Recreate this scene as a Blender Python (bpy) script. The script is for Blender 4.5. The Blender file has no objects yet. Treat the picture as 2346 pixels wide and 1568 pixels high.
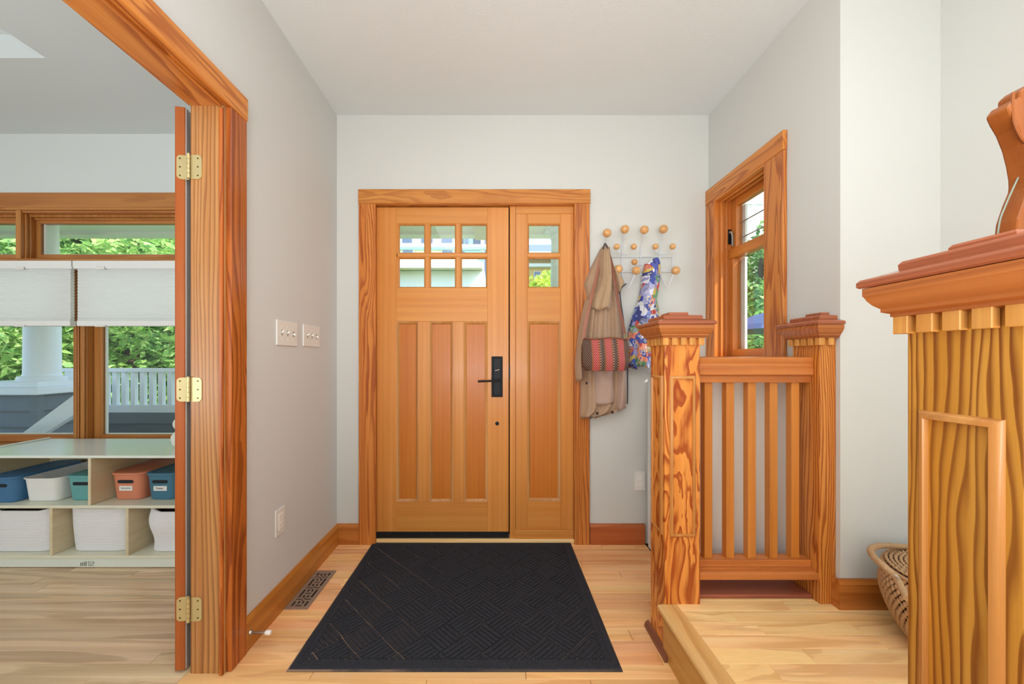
import bpy, bmesh, math, random
from math import sin, cos, pi, radians, sqrt
from mathutils import Vector, Matrix, noise

random.seed(7)
C = bpy.context.scene.collection
F, CX, CY, EYE = 885.0, 1137.0, 824.0, 1.179      # focal length (px), vanishing point, eye height


def X(px, Y):
    return (px - CX) / F * Y


def Z(py, Y):
    return EYE - (py - CY) / F * Y


def P(px, py, Y):
    return (X(px, Y), Y, Z(py, Y))


# ------------------------------------------------------------------ camera, sky, sun, lights
sc = bpy.context.scene
cam_data = bpy.data.cameras.new('camera')
cam = bpy.data.objects.new('camera', cam_data)
C.objects.link(cam)
cam.location = (0, 0, EYE)
cam.rotation_euler = (radians(90), 0, 0)
cam_data.sensor_width = 36.0
cam_data.lens = F / 2346 * 36
cam_data.shift_x = (1173 - CX) / 2346
cam_data.shift_y = (CY - 784) / 2346
cam_data.clip_start = 0.02
sc.camera = cam

sc.view_settings.view_transform = 'Standard'
sc.view_settings.look = 'None'
sc.view_settings.gamma = 1
sc.view_settings.use_curve_mapping = False
sc.view_settings.exposure = -0.14
sc.cycles.use_denoising = True
sc.cycles.max_bounces = 10
sc.cycles.diffuse_bounces = 5
sc.cycles.glossy_bounces = 4
sc.cycles.transparent_max_bounces = 24
sc.cycles.caustics_reflective = False
sc.cycles.caustics_refractive = False
sc.cycles.sample_clamp_indirect = 4.0

world = bpy.data.worlds.new('sky')
sc.world = world
world.use_nodes = True
wn = world.node_tree
sky = wn.nodes.new('ShaderNodeTexSky')
sky.sky_type = 'NISHITA'
sky.sun_disc = False
sky.sun_elevation = radians(48)
sky.sun_rotation = radians(110)
sky.air_density = 1.0
sky.dust_density = 1.5
bg = wn.nodes['Background']
bg.inputs['Strength'].default_value = 0.75
wn.links.new(sky.outputs[0], bg.inputs[0])

SUN_DIR = Vector((-0.56, 0.37, -0.67))
sd = bpy.data.lights.new('sun', 'SUN')
sd.energy = 8.0
sd.angle = radians(0.6)
sd.color = (1.0, 0.95, 0.86)
sun = bpy.data.objects.new('sun', sd)
sun.rotation_euler = SUN_DIR.to_track_quat('-Z', 'Y').to_euler()
sun.location = (6, -4, 9)
C.objects.link(sun)


def area(name, loc, target, sx, sy, power, color):
    d = bpy.data.lights.new(name, 'AREA')
    d.shape = 'RECTANGLE'
    d.size, d.size_y, d.energy, d.color = sx, sy, power, color
    o = bpy.data.objects.new(name, d)
    o.location = loc
    o.rotation_euler = (Vector(target) - Vector(loc)).to_track_quat('-Z', 'Y').to_euler()
    C.objects.link(o)
    return o


area('foyer_rear_fill', (0.2, -2.3, 1.25), (0.2, 2, 1.75), 2.6, 2.0, 26, (0.91, 0.96, 1.0))  # added fill behind the camera, standing for light from the rear room
area('ceiling_bounce_fill', (-0.1, -1.1, 1.0), (-0.1, -0.7, 3), 1.4, 1.0, 116, (0.90, 0.96, 1.0))  # invented upward source, brightens ceiling and walls by bounce
area('playroom_bounce_fill', (-3.2, -0.5, 0.9), (-3.1, 0.1, 3), 1.4, 1.0, 44, (0.92, 0.97, 1.0))  # added out of view to lift the playroom ceiling
area('foyer_top_fill', (0.1, 0.2, 2.70), (0.1, 0.2, 0), 1.6, 1.2, 18, (0.90, 0.96, 1.0))  # unseen overhead source, added for more downward light
area('playroom_fill', (-3.2, -1.6, 1.2), (-3.0, 2.6, 1.7), 2.8, 1.8, 46, (0.90, 0.97, 1.0))  # added fill for the playroom, not a visible lamp
area('stair_fill', (1.25, -0.6, 2.66), (1.25, -0.6, 0), 0.7, 0.9, 3, (1.0, 0.86, 0.66))  # warm fill added above the landing to brighten it


# ------------------------------------------------------------------ object helpers
def tag(o, label=None, cat=None, group=None, kind=None):
    if label: o['label'] = label
    if cat: o['category'] = cat
    if group: o['group'] = group
    if kind: o['kind'] = kind
    return o


def thing(name, loc, label=None, cat=None, group=None, kind=None):
    o = bpy.data.objects.new(name, None)
    o.empty_display_size = 0.05
    o.location = loc
    C.objects.link(o)
    o['_ox'], o['_oy'], o['_oz'] = loc
    return tag(o, label, cat, group, kind)


def origin(p):
    return Vector((p['_ox'], p['_oy'], p['_oz'])) if p is not None and '_ox' in p else Vector((0, 0, 0))


class MB:
    def __init__(s):
        s.v, s.f, s.m = [], [], []

    def add(s, vs, fs, mi=0):
        n = len(s.v)
        s.v += [tuple(v) for v in vs]
        s.f += [tuple(i + n for i in f) for f in fs]
        s.m += [mi] * len(fs)
        return s

    def box(s, x0, x1, y0, y1, z0, z1, mi=0):
        if x0 > x1: x0, x1 = x1, x0
        if y0 > y1: y0, y1 = y1, y0
        if z0 > z1: z0, z1 = z1, z0
        return s.add([(x0, y0, z0), (x1, y0, z0), (x1, y1, z0), (x0, y1, z0), (x0, y0, z1), (x1, y0, z1), (x1, y1, z1), (x0, y1, z1)],
                     [(0, 3, 2, 1), (4, 5, 6, 7), (0, 1, 5, 4), (1, 2, 6, 5), (2, 3, 7, 6), (3, 0, 4, 7)], mi)

    def prism(s, pts, axis, a0, a1, mi=0):
        """polygon (u, v) extruded along axis: X -> (a,u,v), Y -> (u,a,v), Z -> (u,v,a)"""
        def q(a, u, v):
            return (a, u, v) if axis == 'X' else (u, a, v) if axis == 'Y' else (u, v, a)
        n = len(pts)
        vs = [q(a0, *p) for p in pts] + [q(a1, *p) for p in pts]
        fs = [tuple(range(n)), tuple(range(2 * n - 1, n - 1, -1))] + [(i, i + n, (i + 1) % n + n, (i + 1) % n) for i in range(n)]
        return s.add(vs, fs, mi)

    def rings(s, rs, cap0=True, cap1=True, mi=0, closed=False):
        n = len(rs[0])
        vs = [p for r in rs for p in r]
        fs = []
        m = len(rs)
        for k in range(m if closed else m - 1):
            a, b = k * n, ((k + 1) % m) * n
            for i in range(n):
                j = (i + 1) % n
                fs.append((a + i, a + j, b + j, b + i))
        if cap0: fs.append(tuple(range(n - 1, -1, -1)))
        if cap1: fs.append(tuple(range((m - 1) * n, m * n)))
        return s.add(vs, fs, mi)

    def tube(s, pts, r, n=8, closed=False, mi=0, flat=None):
        pts = [Vector(p) for p in pts]
        rs = []
        up = None
        m = len(pts)
        for i, p in enumerate(pts):
            if closed:
                t = (pts[(i + 1) % m] - pts[i - 1]).normalized()
            else:
                t = (pts[min(i + 1, m - 1)] - pts[max(i - 1, 0)]).normalized()
            if up is None:
                up = Vector((0, -1, 0)) if abs(t.y) < 0.9 else Vector((0, 0, 1))
            a = t.cross(up)
            if a.length < 1e-4:
                a = t.cross(Vector((1, 0.2, 0)))
            a.normalize()
            b = a.cross(t).normalized()
            up = b
            rr = r[i] if isinstance(r, (list, tuple)) else r
            ra, rb = (rr, rr) if flat is None else (rr, rr * flat)
            rs.append([p + a * ra * cos(2 * pi * k / n) + b * rb * sin(2 * pi * k / n) for k in range(n)])
        return s.rings(rs, not closed, not closed, mi, closed)

    def lathe(s, prof, c, n=24, mi=0, sx=1, sy=1):
        rs = [[(c[0] + r * sx * cos(2 * pi * k / n), c[1] + r * sy * sin(2 * pi * k / n), c[2] + z) for k in range(n)] for r, z in prof]
        return s.rings(rs, prof[0][0] > 1e-4 or True, True, mi)

    def sphere(s, c, r, nu=16, nv=10, sc3=(1, 1, 1), mi=0):
        rs = []
        for j in range(1, nv):
            t = pi * j / nv
            rs.append([(c[0] + r * sc3[0] * sin(t) * cos(2 * pi * k / nu), c[1] + r * sc3[1] * sin(t) * sin(2 * pi * k / nu), c[2] - r * sc3[2] * cos(t)) for k in range(nu)])
        n0 = len(s.v)
        s.rings(rs, False, False, mi)
        s.v.append((c[0], c[1], c[2] - r * sc3[2])); s.v.append((c[0], c[1], c[2] + r * sc3[2]))
        b, t = len(s.v) - 2, len(s.v) - 1
        last = n0 + (nv - 2) * nu
        for k in range(nu):
            s.f.append((b, n0 + (k + 1) % nu, n0 + k)); s.m.append(mi)
            s.f.append((t, last + k, last + (k + 1) % nu)); s.m.append(mi)
        return s

    def frame(s, mapf, u0, u1, v0, v1, prof, mi=0):
        """moulding run round a rectangle; prof = [(inset, height)...]; mapf(u, v, h) -> xyz"""
        rs = []
        for d, h in prof:
            rs.append([mapf(u0 + d, v0 + d, h), mapf(u1 - d, v0 + d, h), mapf(u1 - d, v1 - d, h), mapf(u0 + d, v1 - d, h)])
        return s.rings(rs, False, False, mi)

    def xf(s, M):
        s.v = [tuple(M @ Vector(v)) for v in s.v]
        return s

    def build(s, name, mat, parent=None, bevel=0, smooth=False, label=None, cat=None, group=None, kind=None, seg=1, loc=None, angle=35, subsurf=0, solid=0):
        me = bpy.data.meshes.new(name)
        o0 = origin(parent) if parent is not None else (Vector(loc) if loc else Vector((0, 0, 0)))
        me.from_pydata([tuple(Vector(v) - o0) for v in s.v], [], s.f)
        bm = bmesh.new(); bm.from_mesh(me)
        bmesh.ops.recalc_face_normals(bm, faces=bm.faces)
        bm.to_mesh(me); bm.free()
        mats = mat if isinstance(mat, (list, tuple)) else [mat]
        for m in mats: me.materials.append(m)
        if len(mats) > 1: me.polygons.foreach_set('material_index', s.m)
        if smooth:
            me.polygons.foreach_set('use_smooth', [True] * len(me.polygons))
            me.set_sharp_from_angle(angle=radians(angle))
        me.update()
        o = bpy.data.objects.new(name, me)
        C.objects.link(o)
        if parent is not None:
            o.parent = parent
        elif loc:
            o.location = loc
        o['_ox'], o['_oy'], o['_oz'] = o0
        if solid:
            md = o.modifiers.new('thick', 'SOLIDIFY'); md.thickness = solid; md.offset = 0
        if bevel:
            md = o.modifiers.new('edge', 'BEVEL'); md.width = bevel; md.segments = seg
            md.limit_method = 'ANGLE'; md.angle_limit = radians(30)
        if subsurf:
            md = o.modifiers.new('round', 'SUBSURF'); md.levels = subsurf; md.render_levels = subsurf
        return tag(o, label, cat, group, kind)


def bx(name, mat, parent, x0, x1, y0, y1, z0, z1, bevel=0.0015, **k):
    return MB().box(x0, x1, y0, y1, z0, z1).build(name, mat, parent, bevel=bevel, **k)


def smooth_path(pts, n=6):
    """Catmull-Rom through pts"""
    pts = [Vector(p) for p in pts]
    out = []
    for i in range(len(pts) - 1):
        p0, p1, p2, p3 = pts[max(i - 1, 0)], pts[i], pts[i + 1], pts[min(i + 2, len(pts) - 1)]
        for k in range(n):
            t = k / n
            out.append(0.5 * ((2 * p1) + (p2 - p0) * t + (2 * p0 - 5 * p1 + 4 * p2 - p3) * t * t + (3 * p1 - p0 - 3 * p2 + p3) * t ** 3))
    out.append(pts[-1])
    return out


# ------------------------------------------------------------------ materials
def lin(h):
    h = h.lstrip('#')
    r = []
    for i in (0, 2, 4):
        c = int(h[i:i + 2], 16) / 255
        r.append(c / 12.92 if c <= 0.04045 else ((c + 0.055) / 1.055) ** 2.4)
    return (*r, 1.0)


class N:
    """small node-tree wrapper"""
    def __init__(s, name):
        s.mat = bpy.data.materials.new(name)
        s.mat.use_nodes = True
        s.t = s.mat.node_tree
        s.b = s.t.nodes['Principled BSDF']

    def n(s, typ, **k):
        o = s.t.nodes.new(typ)
        for a, b in k.items():
            if a.startswith('i_'):
                o.inputs[a[2:].replace('_', ' ')].default_value = b
            else:
                setattr(o, a, b)
        return o

    def l(s, a, b):
        s.t.links.new(a, b)

    def math(s, op, a, b=None, c=None):
        o = s.n('ShaderNodeMath', operation=op)
        for i, v in enumerate((a, b, c)):
            if v is None: continue
            if isinstance(v, (int, float)): o.inputs[i].default_value = v
            else: s.l(v, o.inputs[i])
        return o.outputs[0]

    def mix(s, fac, a, b, blend='MIX'):
        o = s.n('ShaderNodeMix', data_type='RGBA', blend_type=blend)
        for i, v in ((0, fac), (6, a), (7, b)):
            if isinstance(v, (int, float)): o.inputs[i].default_value = v
            elif isinstance(v, tuple): o.inputs[i].default_value = v
            else: s.l(v, o.inputs[i])
        return o.outputs[2]

    def ramp(s, fac, stops, interp='LINEAR'):
        o = s.n('ShaderNodeValToRGB')
        cr = o.color_ramp
        cr.interpolation = interp
        while len(cr.elements) < len(stops): cr.elements.new(0.5)
        for e, (p, c) in zip(cr.elements, stops):
            e.position = p
            e.color = c if isinstance(c, tuple) else (c, c, c, 1)
        s.l(fac, o.inputs[0])
        return o.outputs[0]

    def coords(s, scale=(1, 1, 1), rnd=True, rot=(0, 0, 0)):
        tc = s.n('ShaderNodeTexCoord')
        mp = s.n('ShaderNodeMapping')
        mp.inputs['Scale'].default_value = scale
        mp.inputs['Rotation'].default_value = rot
        s.l(tc.outputs['Object'], mp.inputs[0])
        if not rnd: return mp.outputs[0]
        oi = s.n('ShaderNodeObjectInfo')
        v = s.n('ShaderNodeVectorMath', operation='SCALE')
        v.inputs[0].default_value = (17.3, 11.9, 23.7)
        s.l(oi.outputs['Random'], v.inputs['Scale'])
        a = s.n('ShaderNodeVectorMath', operation='ADD')
        s.l(mp.outputs[0], a.inputs[0]); s.l(v.outputs[0], a.inputs[1])
        return a.outputs[0]

    def noise(s, vec, scale, detail=3, rough=0.5, dist=0.0):
        o = s.n('ShaderNodeTexNoise')
        o.inputs['Scale'].default_value = scale
        o.inputs['Detail'].default_value = detail
        o.inputs['Roughness'].default_value = rough
        o.inputs['Distortion'].default_value = dist
        if vec is not None: s.l(vec, o.inputs['Vector'])
        return o.outputs['Fac']

    def bump(s, h, strength=0.2, dist=0.002):
        o = s.n('ShaderNodeBump')
        o.inputs['Strength'].default_value = strength
        o.inputs['Distance'].default_value = dist
        s.l(h, o.inputs['Height'])
        s.l(o.outputs[0], s.b.inputs['Normal'])

    def set(s, **k):
        for a, b in k.items():
            s.b.inputs[a.replace('_', ' ')].default_value = b
        return s


def plain(name, col, rough=0.5, metal=0.0, bump=0.0, bscale=200, var=0.0, vscale=6, **k):
    m = N(name)
    c = lin(col)
    m.set(Base_Color=c, Roughness=rough, Metallic=metal)
    for a, b in k.items(): m.b.inputs[a.replace('_', ' ')].default_value = b
    if var or bump:
        v = m.coords(rnd=False)
        if var:
            f = m.noise(v, vscale, 3)
            m.l(m.mix(m.math('MULTIPLY', f, var), c, (c[0] * .45, c[1] * .45, c[2] * .45, 1)), m.b.inputs['Base Color'])
        if bump:
            m.bump(m.noise(v, bscale, 4), bump, 0.002)
    return m.mat


def wood(name, light, mid, dark, axis='Z', scale=5.0, rings=7.0, stretch=0.12, contrast=0.8, straight=0.0, rough=0.32, fine=0.25, vary=0.12, coat=0.05, hue=0.0):
    m = N(name)
    st = {'X': (stretch, 1, 1), 'Y': (1, stretch, 1), 'Z': (1, 1, stretch)}[axis]
    v = m.coords(st)
    f = m.noise(v, scale, 3.5, 0.42, 0.5)
    val = m.math('MULTIPLY', f, rings)
    if straight:
        sx = m.n('ShaderNodeSeparateXYZ'); m.l(v, sx.inputs[0])
        ax = {'X': (1, 2), 'Y': (0, 2), 'Z': (0, 1)}[axis]
        val = m.math('ADD', val, m.math('MULTIPLY', m.math('ADD', sx.outputs[ax[0]], m.math('MULTIPLY', sx.outputs[ax[1]], 0.7)), straight))
    fr = m.math('FRACT', val)
    band = m.ramp(fr, [(0.0, 0.0), (0.40, 0.06), (0.62, 0.55), (0.78, 1.0), (0.94, 0.9), (1.0, 0.0)])
    st2 = tuple(0.03 if s_ != 1 else 1 for s_ in st)
    v2 = m.coords(st2)
    g = m.noise(v2, 160, 4, 0.6)
    g2 = m.noise(v2, 22, 3, 0.5)
    big = m.noise(m.coords((1, 1, 1)), 2.3, 2)
    c1 = m.mix(m.ramp(g2, [(0.3, 0.0), (0.7, 1.0)]), lin(light), lin(mid))
    amt = m.math('MULTIPLY', band, m.math('MULTIPLY', m.ramp(big, [(0.3, 0.75), (0.65, 1.0)]), contrast))
    c2 = m.mix(amt, c1, lin(dark))
    c3 = m.mix(m.math('MULTIPLY', m.ramp(g, [(0.35, 0.0), (0.75, 1.0)]), fine), c2, m.mix(0.55, c2, (0.02, 0.008, 0.002, 1)))
    oi = m.n('ShaderNodeObjectInfo')
    hs = m.n('ShaderNodeHueSaturation')
    m.l(m.math('ADD', 1 - vary / 2, m.math('MULTIPLY', oi.outputs['Random'], vary)), hs.inputs['Value'])
    m.l(m.math('ADD', 0.5 - hue / 2, m.math('MULTIPLY', m.math('FRACT', m.math('MULTIPLY', oi.outputs['Random'], 7.31)), hue)), hs.inputs['Hue'])
    m.l(c3, hs.inputs['Color'])
    m.l(hs.outputs[0], m.b.inputs['Base Color'])
    m.set(Roughness=rough)
    m.b.inputs['Specular IOR Level'].default_value = 0.35
    m.b.inputs['Coat Weight'].default_value = coat
    m.b.inputs['Coat Roughness'].default_value = 0.12
    m.bump(g, 0.06, 0.001)
    return m.mat


M = {}
WF = dict(light='#DD9248', mid='#CF7F38', dark='#A84E1C')
M['post_z'] = wood('post_flame_grain', '#E29648', '#D68436', '#9A4012', 'Z', scale=10.0, rings=9.5, stretch=0.26, contrast=1.0, fine=0.22)
M['post_b'] = wood('post_straight_grain', '#D88E42', '#CA7C32', '#8E4012', 'Z', scale=8.0, rings=9.0, stretch=0.14, contrast=0.95, straight=110, fine=0.2)
M['post_c'] = wood('post_wide_grain', '#CA9440', '#BC802C', '#74380F', 'Z', scale=9.0, rings=8.0, stretch=0.14, contrast=1.0, straight=110, fine=0.25)
M['cap_x'] = wood('cap_grain', '#BE7640', '#AE642F', '#86401C', 'X', scale=9, rings=4, stretch=0.06, contrast=0.5, straight=45, fine=0.2)
M['cap_top'] = wood('cap_top_grain', '#AC6240', '#9C5232', '#7A3A1E', 'X', scale=9, rings=4, stretch=0.06, contrast=0.4, straight=45, fine=0.2, rough=0.25, coat=0.4)
M['cap_y'] = wood('cap_deep_grain', '#BE7640', '#AE642F', '#86401C', 'Y', scale=9, rings=4, stretch=0.05, contrast=0.5, straight=60, fine=0.2)
M['cap_top_y'] = wood('cap_top_deep_grain', '#AC6240', '#9C5232', '#7A3A1E', 'Y', scale=9, rings=4, stretch=0.05, contrast=0.4, straight=50, fine=0.2, rough=0.25, coat=0.4)
M['dentil'] = wood('dentil_wood', '#D79B50', '#C88840', '#A8642A', 'Z', contrast=0.3, straight=40)
M['rail_x'] = wood('rail_grain', '#CC7F42', '#C07034', '#984A20', 'X', scale=6, rings=4, stretch=0.08, contrast=0.45, straight=22)
M['bal_z'] = wood('baluster_grain', '#CF863C', '#C47830', '#A85E24', 'Z', scale=5, rings=3, stretch=0.06, contrast=0.25, straight=14)
M['moulding_z'] = wood('moulding_grain', '#CA9050', '#BE7E3E', '#9A5828', 'Z', contrast=0.3, straight=20)
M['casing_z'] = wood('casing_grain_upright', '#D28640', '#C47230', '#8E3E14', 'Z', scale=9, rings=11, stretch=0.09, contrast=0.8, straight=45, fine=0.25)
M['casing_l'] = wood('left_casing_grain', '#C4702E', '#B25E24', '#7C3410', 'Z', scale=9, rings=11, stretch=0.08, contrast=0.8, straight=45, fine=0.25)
M['casing_x'] = wood('casing_grain_level', '#D69048', '#C87E38', '#9A5020', 'X', scale=8, rings=9, stretch=0.13, contrast=0.6, fine=0.2)
M['casing_y'] = wood('casing_grain_deep', '#D88E46', '#CA7A34', '#94461A', 'Y', scale=8, rings=10, stretch=0.10, contrast=0.8, straight=20, fine=0.2)
M['jamb_z'] = wood('jamb_grain', '#BC8850', '#AC7440', '#7E4C28', 'Z', scale=7, rings=7, stretch=0.06, contrast=0.75, straight=60)
M['door_z'] = wood('door_grain_upright', '#D69048', '#CA8038', '#B0682C', 'Z', scale=3, rings=4, stretch=0.05, contrast=0.22, straight=30, fine=0.12, vary=0.08)
M['door_x'] = wood('door_grain_level', '#D69249', '#CC823A', '#B0682C', 'X', scale=3, rings=4, stretch=0.05, contrast=0.22, straight=30, fine=0.12, vary=0.08)
M['panel_z'] = wood('door_panel_grain', '#C8782C', '#BE6C24', '#A65C1C', 'Z', scale=3, rings=4, stretch=0.05, contrast=0.2, straight=34, fine=0.12, vary=0.06)
M['leaf_edge'] = wood('door_edge_grain', '#B0602C', '#A45424', '#8A3F18', 'Z', scale=3, rings=4, stretch=0.04, contrast=0.3, straight=30, fine=0.3)
M['base_y'] = wood('baseboard_grain', '#D08A3C', '#C27A2E', '#9C5A20', 'Y', scale=6, rings=5, stretch=0.10, contrast=0.55, straight=14)
M['base_x'] = wood('baseboard_grain_level', '#C9803C', '#B96C2C', '#94501C', 'X', scale=6, rings=5, stretch=0.10, contrast=0.5, straight=14)
M['base_red'] = wood('baseboard_red_grain', '#B9683A', '#A9562C', '#86401E', 'X', scale=6, rings=4, stretch=0.10, contrast=0.4, straight=12)
M['shoe'] = wood('shoe_wood', '#8C5A44', '#7C4A38', '#5E3226', 'Y', scale=6, rings=4, contrast=0.4)
M['win_x'] = wood('window_wood_level', '#C08246', '#B4713A', '#93552A', 'X', scale=7, rings=5, stretch=0.10, contrast=0.45)
M['win_z'] = wood('window_wood_upright', '#C48648', '#B47436', '#8E5224', 'Z', scale=6, rings=4, stretch=0.06, contrast=0.4, straight=20)
M['sash_y'] = wood('sash_wood_deep', '#D98A3E', '#D07C30', '#B05E22', 'Y', scale=6, rings=4, stretch=0.08, contrast=0.4, straight=16)
M['sash_z'] = wood('sash_wood_upright', '#D2823C', '#C87330', '#A85820', 'Z', scale=6, rings=4, stretch=0.06, contrast=0.4, straight=16)
M['orn'] = wood('ornament_wood', '#A45C24', '#96501E', '#7C3E16', 'Z', scale=6, rings=4, stretch=0.1, contrast=0.3, straight=14)
M['plank'] = wood('foyer_plank', '#FACC92', '#F2B678', '#C88448', 'X', scale=9, rings=5, stretch=0.05, contrast=0.34, fine=0.15, vary=0.22, rough=0.26, coat=0.2, hue=0.02)
M['plank_l'] = wood('landing_plank', '#FFDCA0', '#FAC986', '#C07C40', 'X', scale=8, rings=6, stretch=0.05, contrast=0.38, fine=0.15, vary=0.10, rough=0.3, coat=0.15, hue=0.012)
M['plank_p'] = wood('playroom_plank', '#EACFAA', '#DDBB92', '#94704C', 'X', scale=8, rings=5.5, stretch=0.06, contrast=0.42, fine=0.18, vary=0.2, rough=0.35, coat=0.1, hue=0.01)  # paler boards: the playroom's differing light and age put into their colour
M['nosing'] = wood('nosing_wood', '#E6BE82', '#DCAC6A', '#BC8444', 'Y', scale=7, rings=5, stretch=0.10, contrast=0.5)
M['riser'] = wood('riser_wood', '#C99A54', '#BC8840', '#9A6A2C', 'Y', scale=7, rings=4, stretch=0.10, contrast=0.4)
M['redboard'] = wood('red_board', '#A65E44', '#985038', '#7A3A28', 'X', scale=7, rings=4, stretch=0.10, contrast=0.4)
M['ball'] = wood('ball_wood', '#DFAE74', '#D49C5E', '#BC8048', 'Z', scale=14, rings=4, stretch=0.4, contrast=0.35, rough=0.25, coat=0.4)
M['subfloor'] = plain('dark_joint', '#5A3A22', 0.8)


def wallpaint(name, col):
    m = N(name)
    m.set(Base_Color=lin(col), Roughness=0.62)
    m.b.inputs['Specular IOR Level'].default_value = 0.25
    v = m.coords(rnd=False)
    m.bump(m.noise(v, 260, 3), 0.06, 0.001)
    return m.mat


M['wall'] = wallpaint('wall_paint', '#CCCCC7')
M['wall_l'] = wallpaint('left_wall_paint', '#D0D0CE')
M['ceil'] = N('ceiling_paint').set(Base_Color=lin('#D7DBDB'), Roughness=0.8)
_v = M['ceil'].coords(rnd=False)
M['ceil'].bump(M['ceil'].noise(_v, 120, 3), 0.25, 0.002)
M['ceil'] = M['ceil'].mat
M['ceil_p'] = wallpaint('playroom_ceiling_paint', '#D0D5D4')
M['wall_p'] = wallpaint('playroom_wall_paint', '#D3D6D3')
M['white'] = plain('white_paint', '#E6E6E2', 0.4)
M['white_gloss'] = plain('white_laminate', '#EEF0EE', 0.22)
M['plate'] = plain('white_plastic', '#E2E0DA', 0.35)
M['plate_in'] = plain('white_plastic_insert', '#EBE9E4', 0.3)
M['slot'] = plain('dark_slot', '#96918A', 0.6)
M['black'] = plain('black_iron', '#1C1C1F', 0.45, 0.6, bump=0.5, bscale=260)
M['rubber'] = plain('black_sweep', '#0C0B0C', 0.5)
M['brass'] = plain('brass', '#CDBB88', 0.4, 0.65)
M['brass_d'] = plain('brass_screw', '#6E5C30', 0.45, 0.9)
M['nickel'] = plain('nickel', '#B7AFA3', 0.3, 0.95)
M['silver'] = plain('silver', '#C9CCD2', 0.2, 0.9)
M['gold'] = plain('gold_ring', '#D8BE7C', 0.25, 0.9)
M['grey_face'] = plain('grey_door_face', '#A8A09A', 0.6)
M['birch'] = wood('birch_laminate', '#E2D6B6', '#DACBA6', '#C8B48A', 'Y', contrast=0.25, rough=0.4)
M['birch_edge'] = plain('birch_edge', '#DEDCC6', 0.4)
M['shelf_white'] = plain('shelf_white', '#DFE6DC', 0.18)
M['register'] = plain('bronze_register', '#A08C7C', 0.45, 0.35, var=0.2)
M['register_dark'] = plain('register_shade', '#0D0805', 0.9)
M['steel_wire'] = plain('white_wire', '#D2D5DA', 0.3)
M['lace'] = plain('green_grey_wire', '#7C8474', 0.4)


def glass(name, tint=(0.96, 0.98, 0.97, 1), refl=0.05, extra=0.0):
    m = bpy.data.materials.new(name)
    m.use_nodes = True
    t = m.node_tree
    t.nodes.clear()
    out = t.nodes.new('ShaderNodeOutputMaterial')
    tr = t.nodes.new('ShaderNodeBsdfTransparent'); tr.inputs[0].default_value = tint
    gl = t.nodes.new('ShaderNodeBsdfGlossy'); gl.inputs['Roughness'].default_value = 0.02
    lw = t.nodes.new('ShaderNodeLayerWeight'); lw.inputs[0].default_value = 0.5
    pw_ = t.nodes.new('ShaderNodeMath'); pw_.operation = 'POWER'; pw_.inputs[1].default_value = 4.0
    t.links.new(lw.outputs['Facing'], pw_.inputs[0])
    fr = t.nodes.new('ShaderNodeMath'); fr.operation = 'MULTIPLY_ADD'; fr.inputs[1].default_value = 0.8; fr.inputs[2].default_value = 0.03
    t.links.new(pw_.outputs[0], fr.inputs[0])
    mx = t.nodes.new('ShaderNodeMixShader')
    t.links.new(fr.outputs[0], mx.inputs[0]); t.links.new(tr.outputs[0], mx.inputs[1]); t.links.new(gl.outputs[0], mx.inputs[2])
    t.links.new(mx.outputs[0], out.inputs[0])
    return m


M['glass'] = glass('window_glass')


def fabric(name, col, rough=0.85, translucent=0.0, bump=0.3, scale=700):
    m = N(name)
    m.set(Base_Color=lin(col), Roughness=rough)
    m.b.inputs['Sheen Weight'].default_value = 0.2
    v = m.coords(rnd=False)
    m.bump(m.noise(v, scale, 2), bump, 0.001)
    if translucent:
        out = m.t.nodes['Material Output']
        tl = m.n('ShaderNodeBsdfTranslucent'); tl.inputs[0].default_value = lin(col)
        mx = m.n('ShaderNodeMixShader'); mx.inputs[0].default_value = translucent
        m.l(m.b.outputs[0], mx.inputs[1]); m.l(tl.outputs[0], mx.inputs[2]); m.l(mx.outputs[0], out.inputs[0])
    return m.mat


M['shade'] = plain('blind_fabric', '#F6F8F6', 0.8)
_m = M['shade'].node_tree
_tl = _m.nodes.new('ShaderNodeBsdfTranslucent'); _tl.inputs[0].default_value = lin('#F6F8F6')
_mx = _m.nodes.new('ShaderNodeMixShader'); _mx.inputs[0].default_value = 0.4
_m.links.new(_m.nodes['Principled BSDF'].outputs[0], _mx.inputs[1]); _m.links.new(_tl.outputs[0], _mx.inputs[2])
_m.links.new(_mx.outputs[0], _m.nodes['Material Output'].inputs[0])
M['coat'] = fabric('tan_coat', '#A5866A', 0.7, bump=0.2)
M['coat_in'] = fabric('coat_panel', '#AC9080', 0.65, bump=0.2)
M['coat_top'] = fabric('coat_hood', '#A68868', 0.7, bump=0.2)
M['coat_dark'] = fabric('coat_lining', '#3B3A40', 0.8)
M['button'] = plain('button', '#2E1F18', 0.3)
M['strap'] = plain('leather_strap', '#7C4630', 0.5, bump=0.2)
M['strap_p'] = plain('leather_strap_pink', '#985E46', 0.5, bump=0.2)
M['rope'] = fabric('white_rope', '#E4E4E6', 0.9, bump=0.4, scale=300)
M['basket_in'] = plain('basket_contents', '#3A2E2A', 0.9, var=0.8, vscale=20)
M['knit'] = fabric('white_knit', '#D9DAD0', 0.9, bump=0.6, scale=160)


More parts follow.
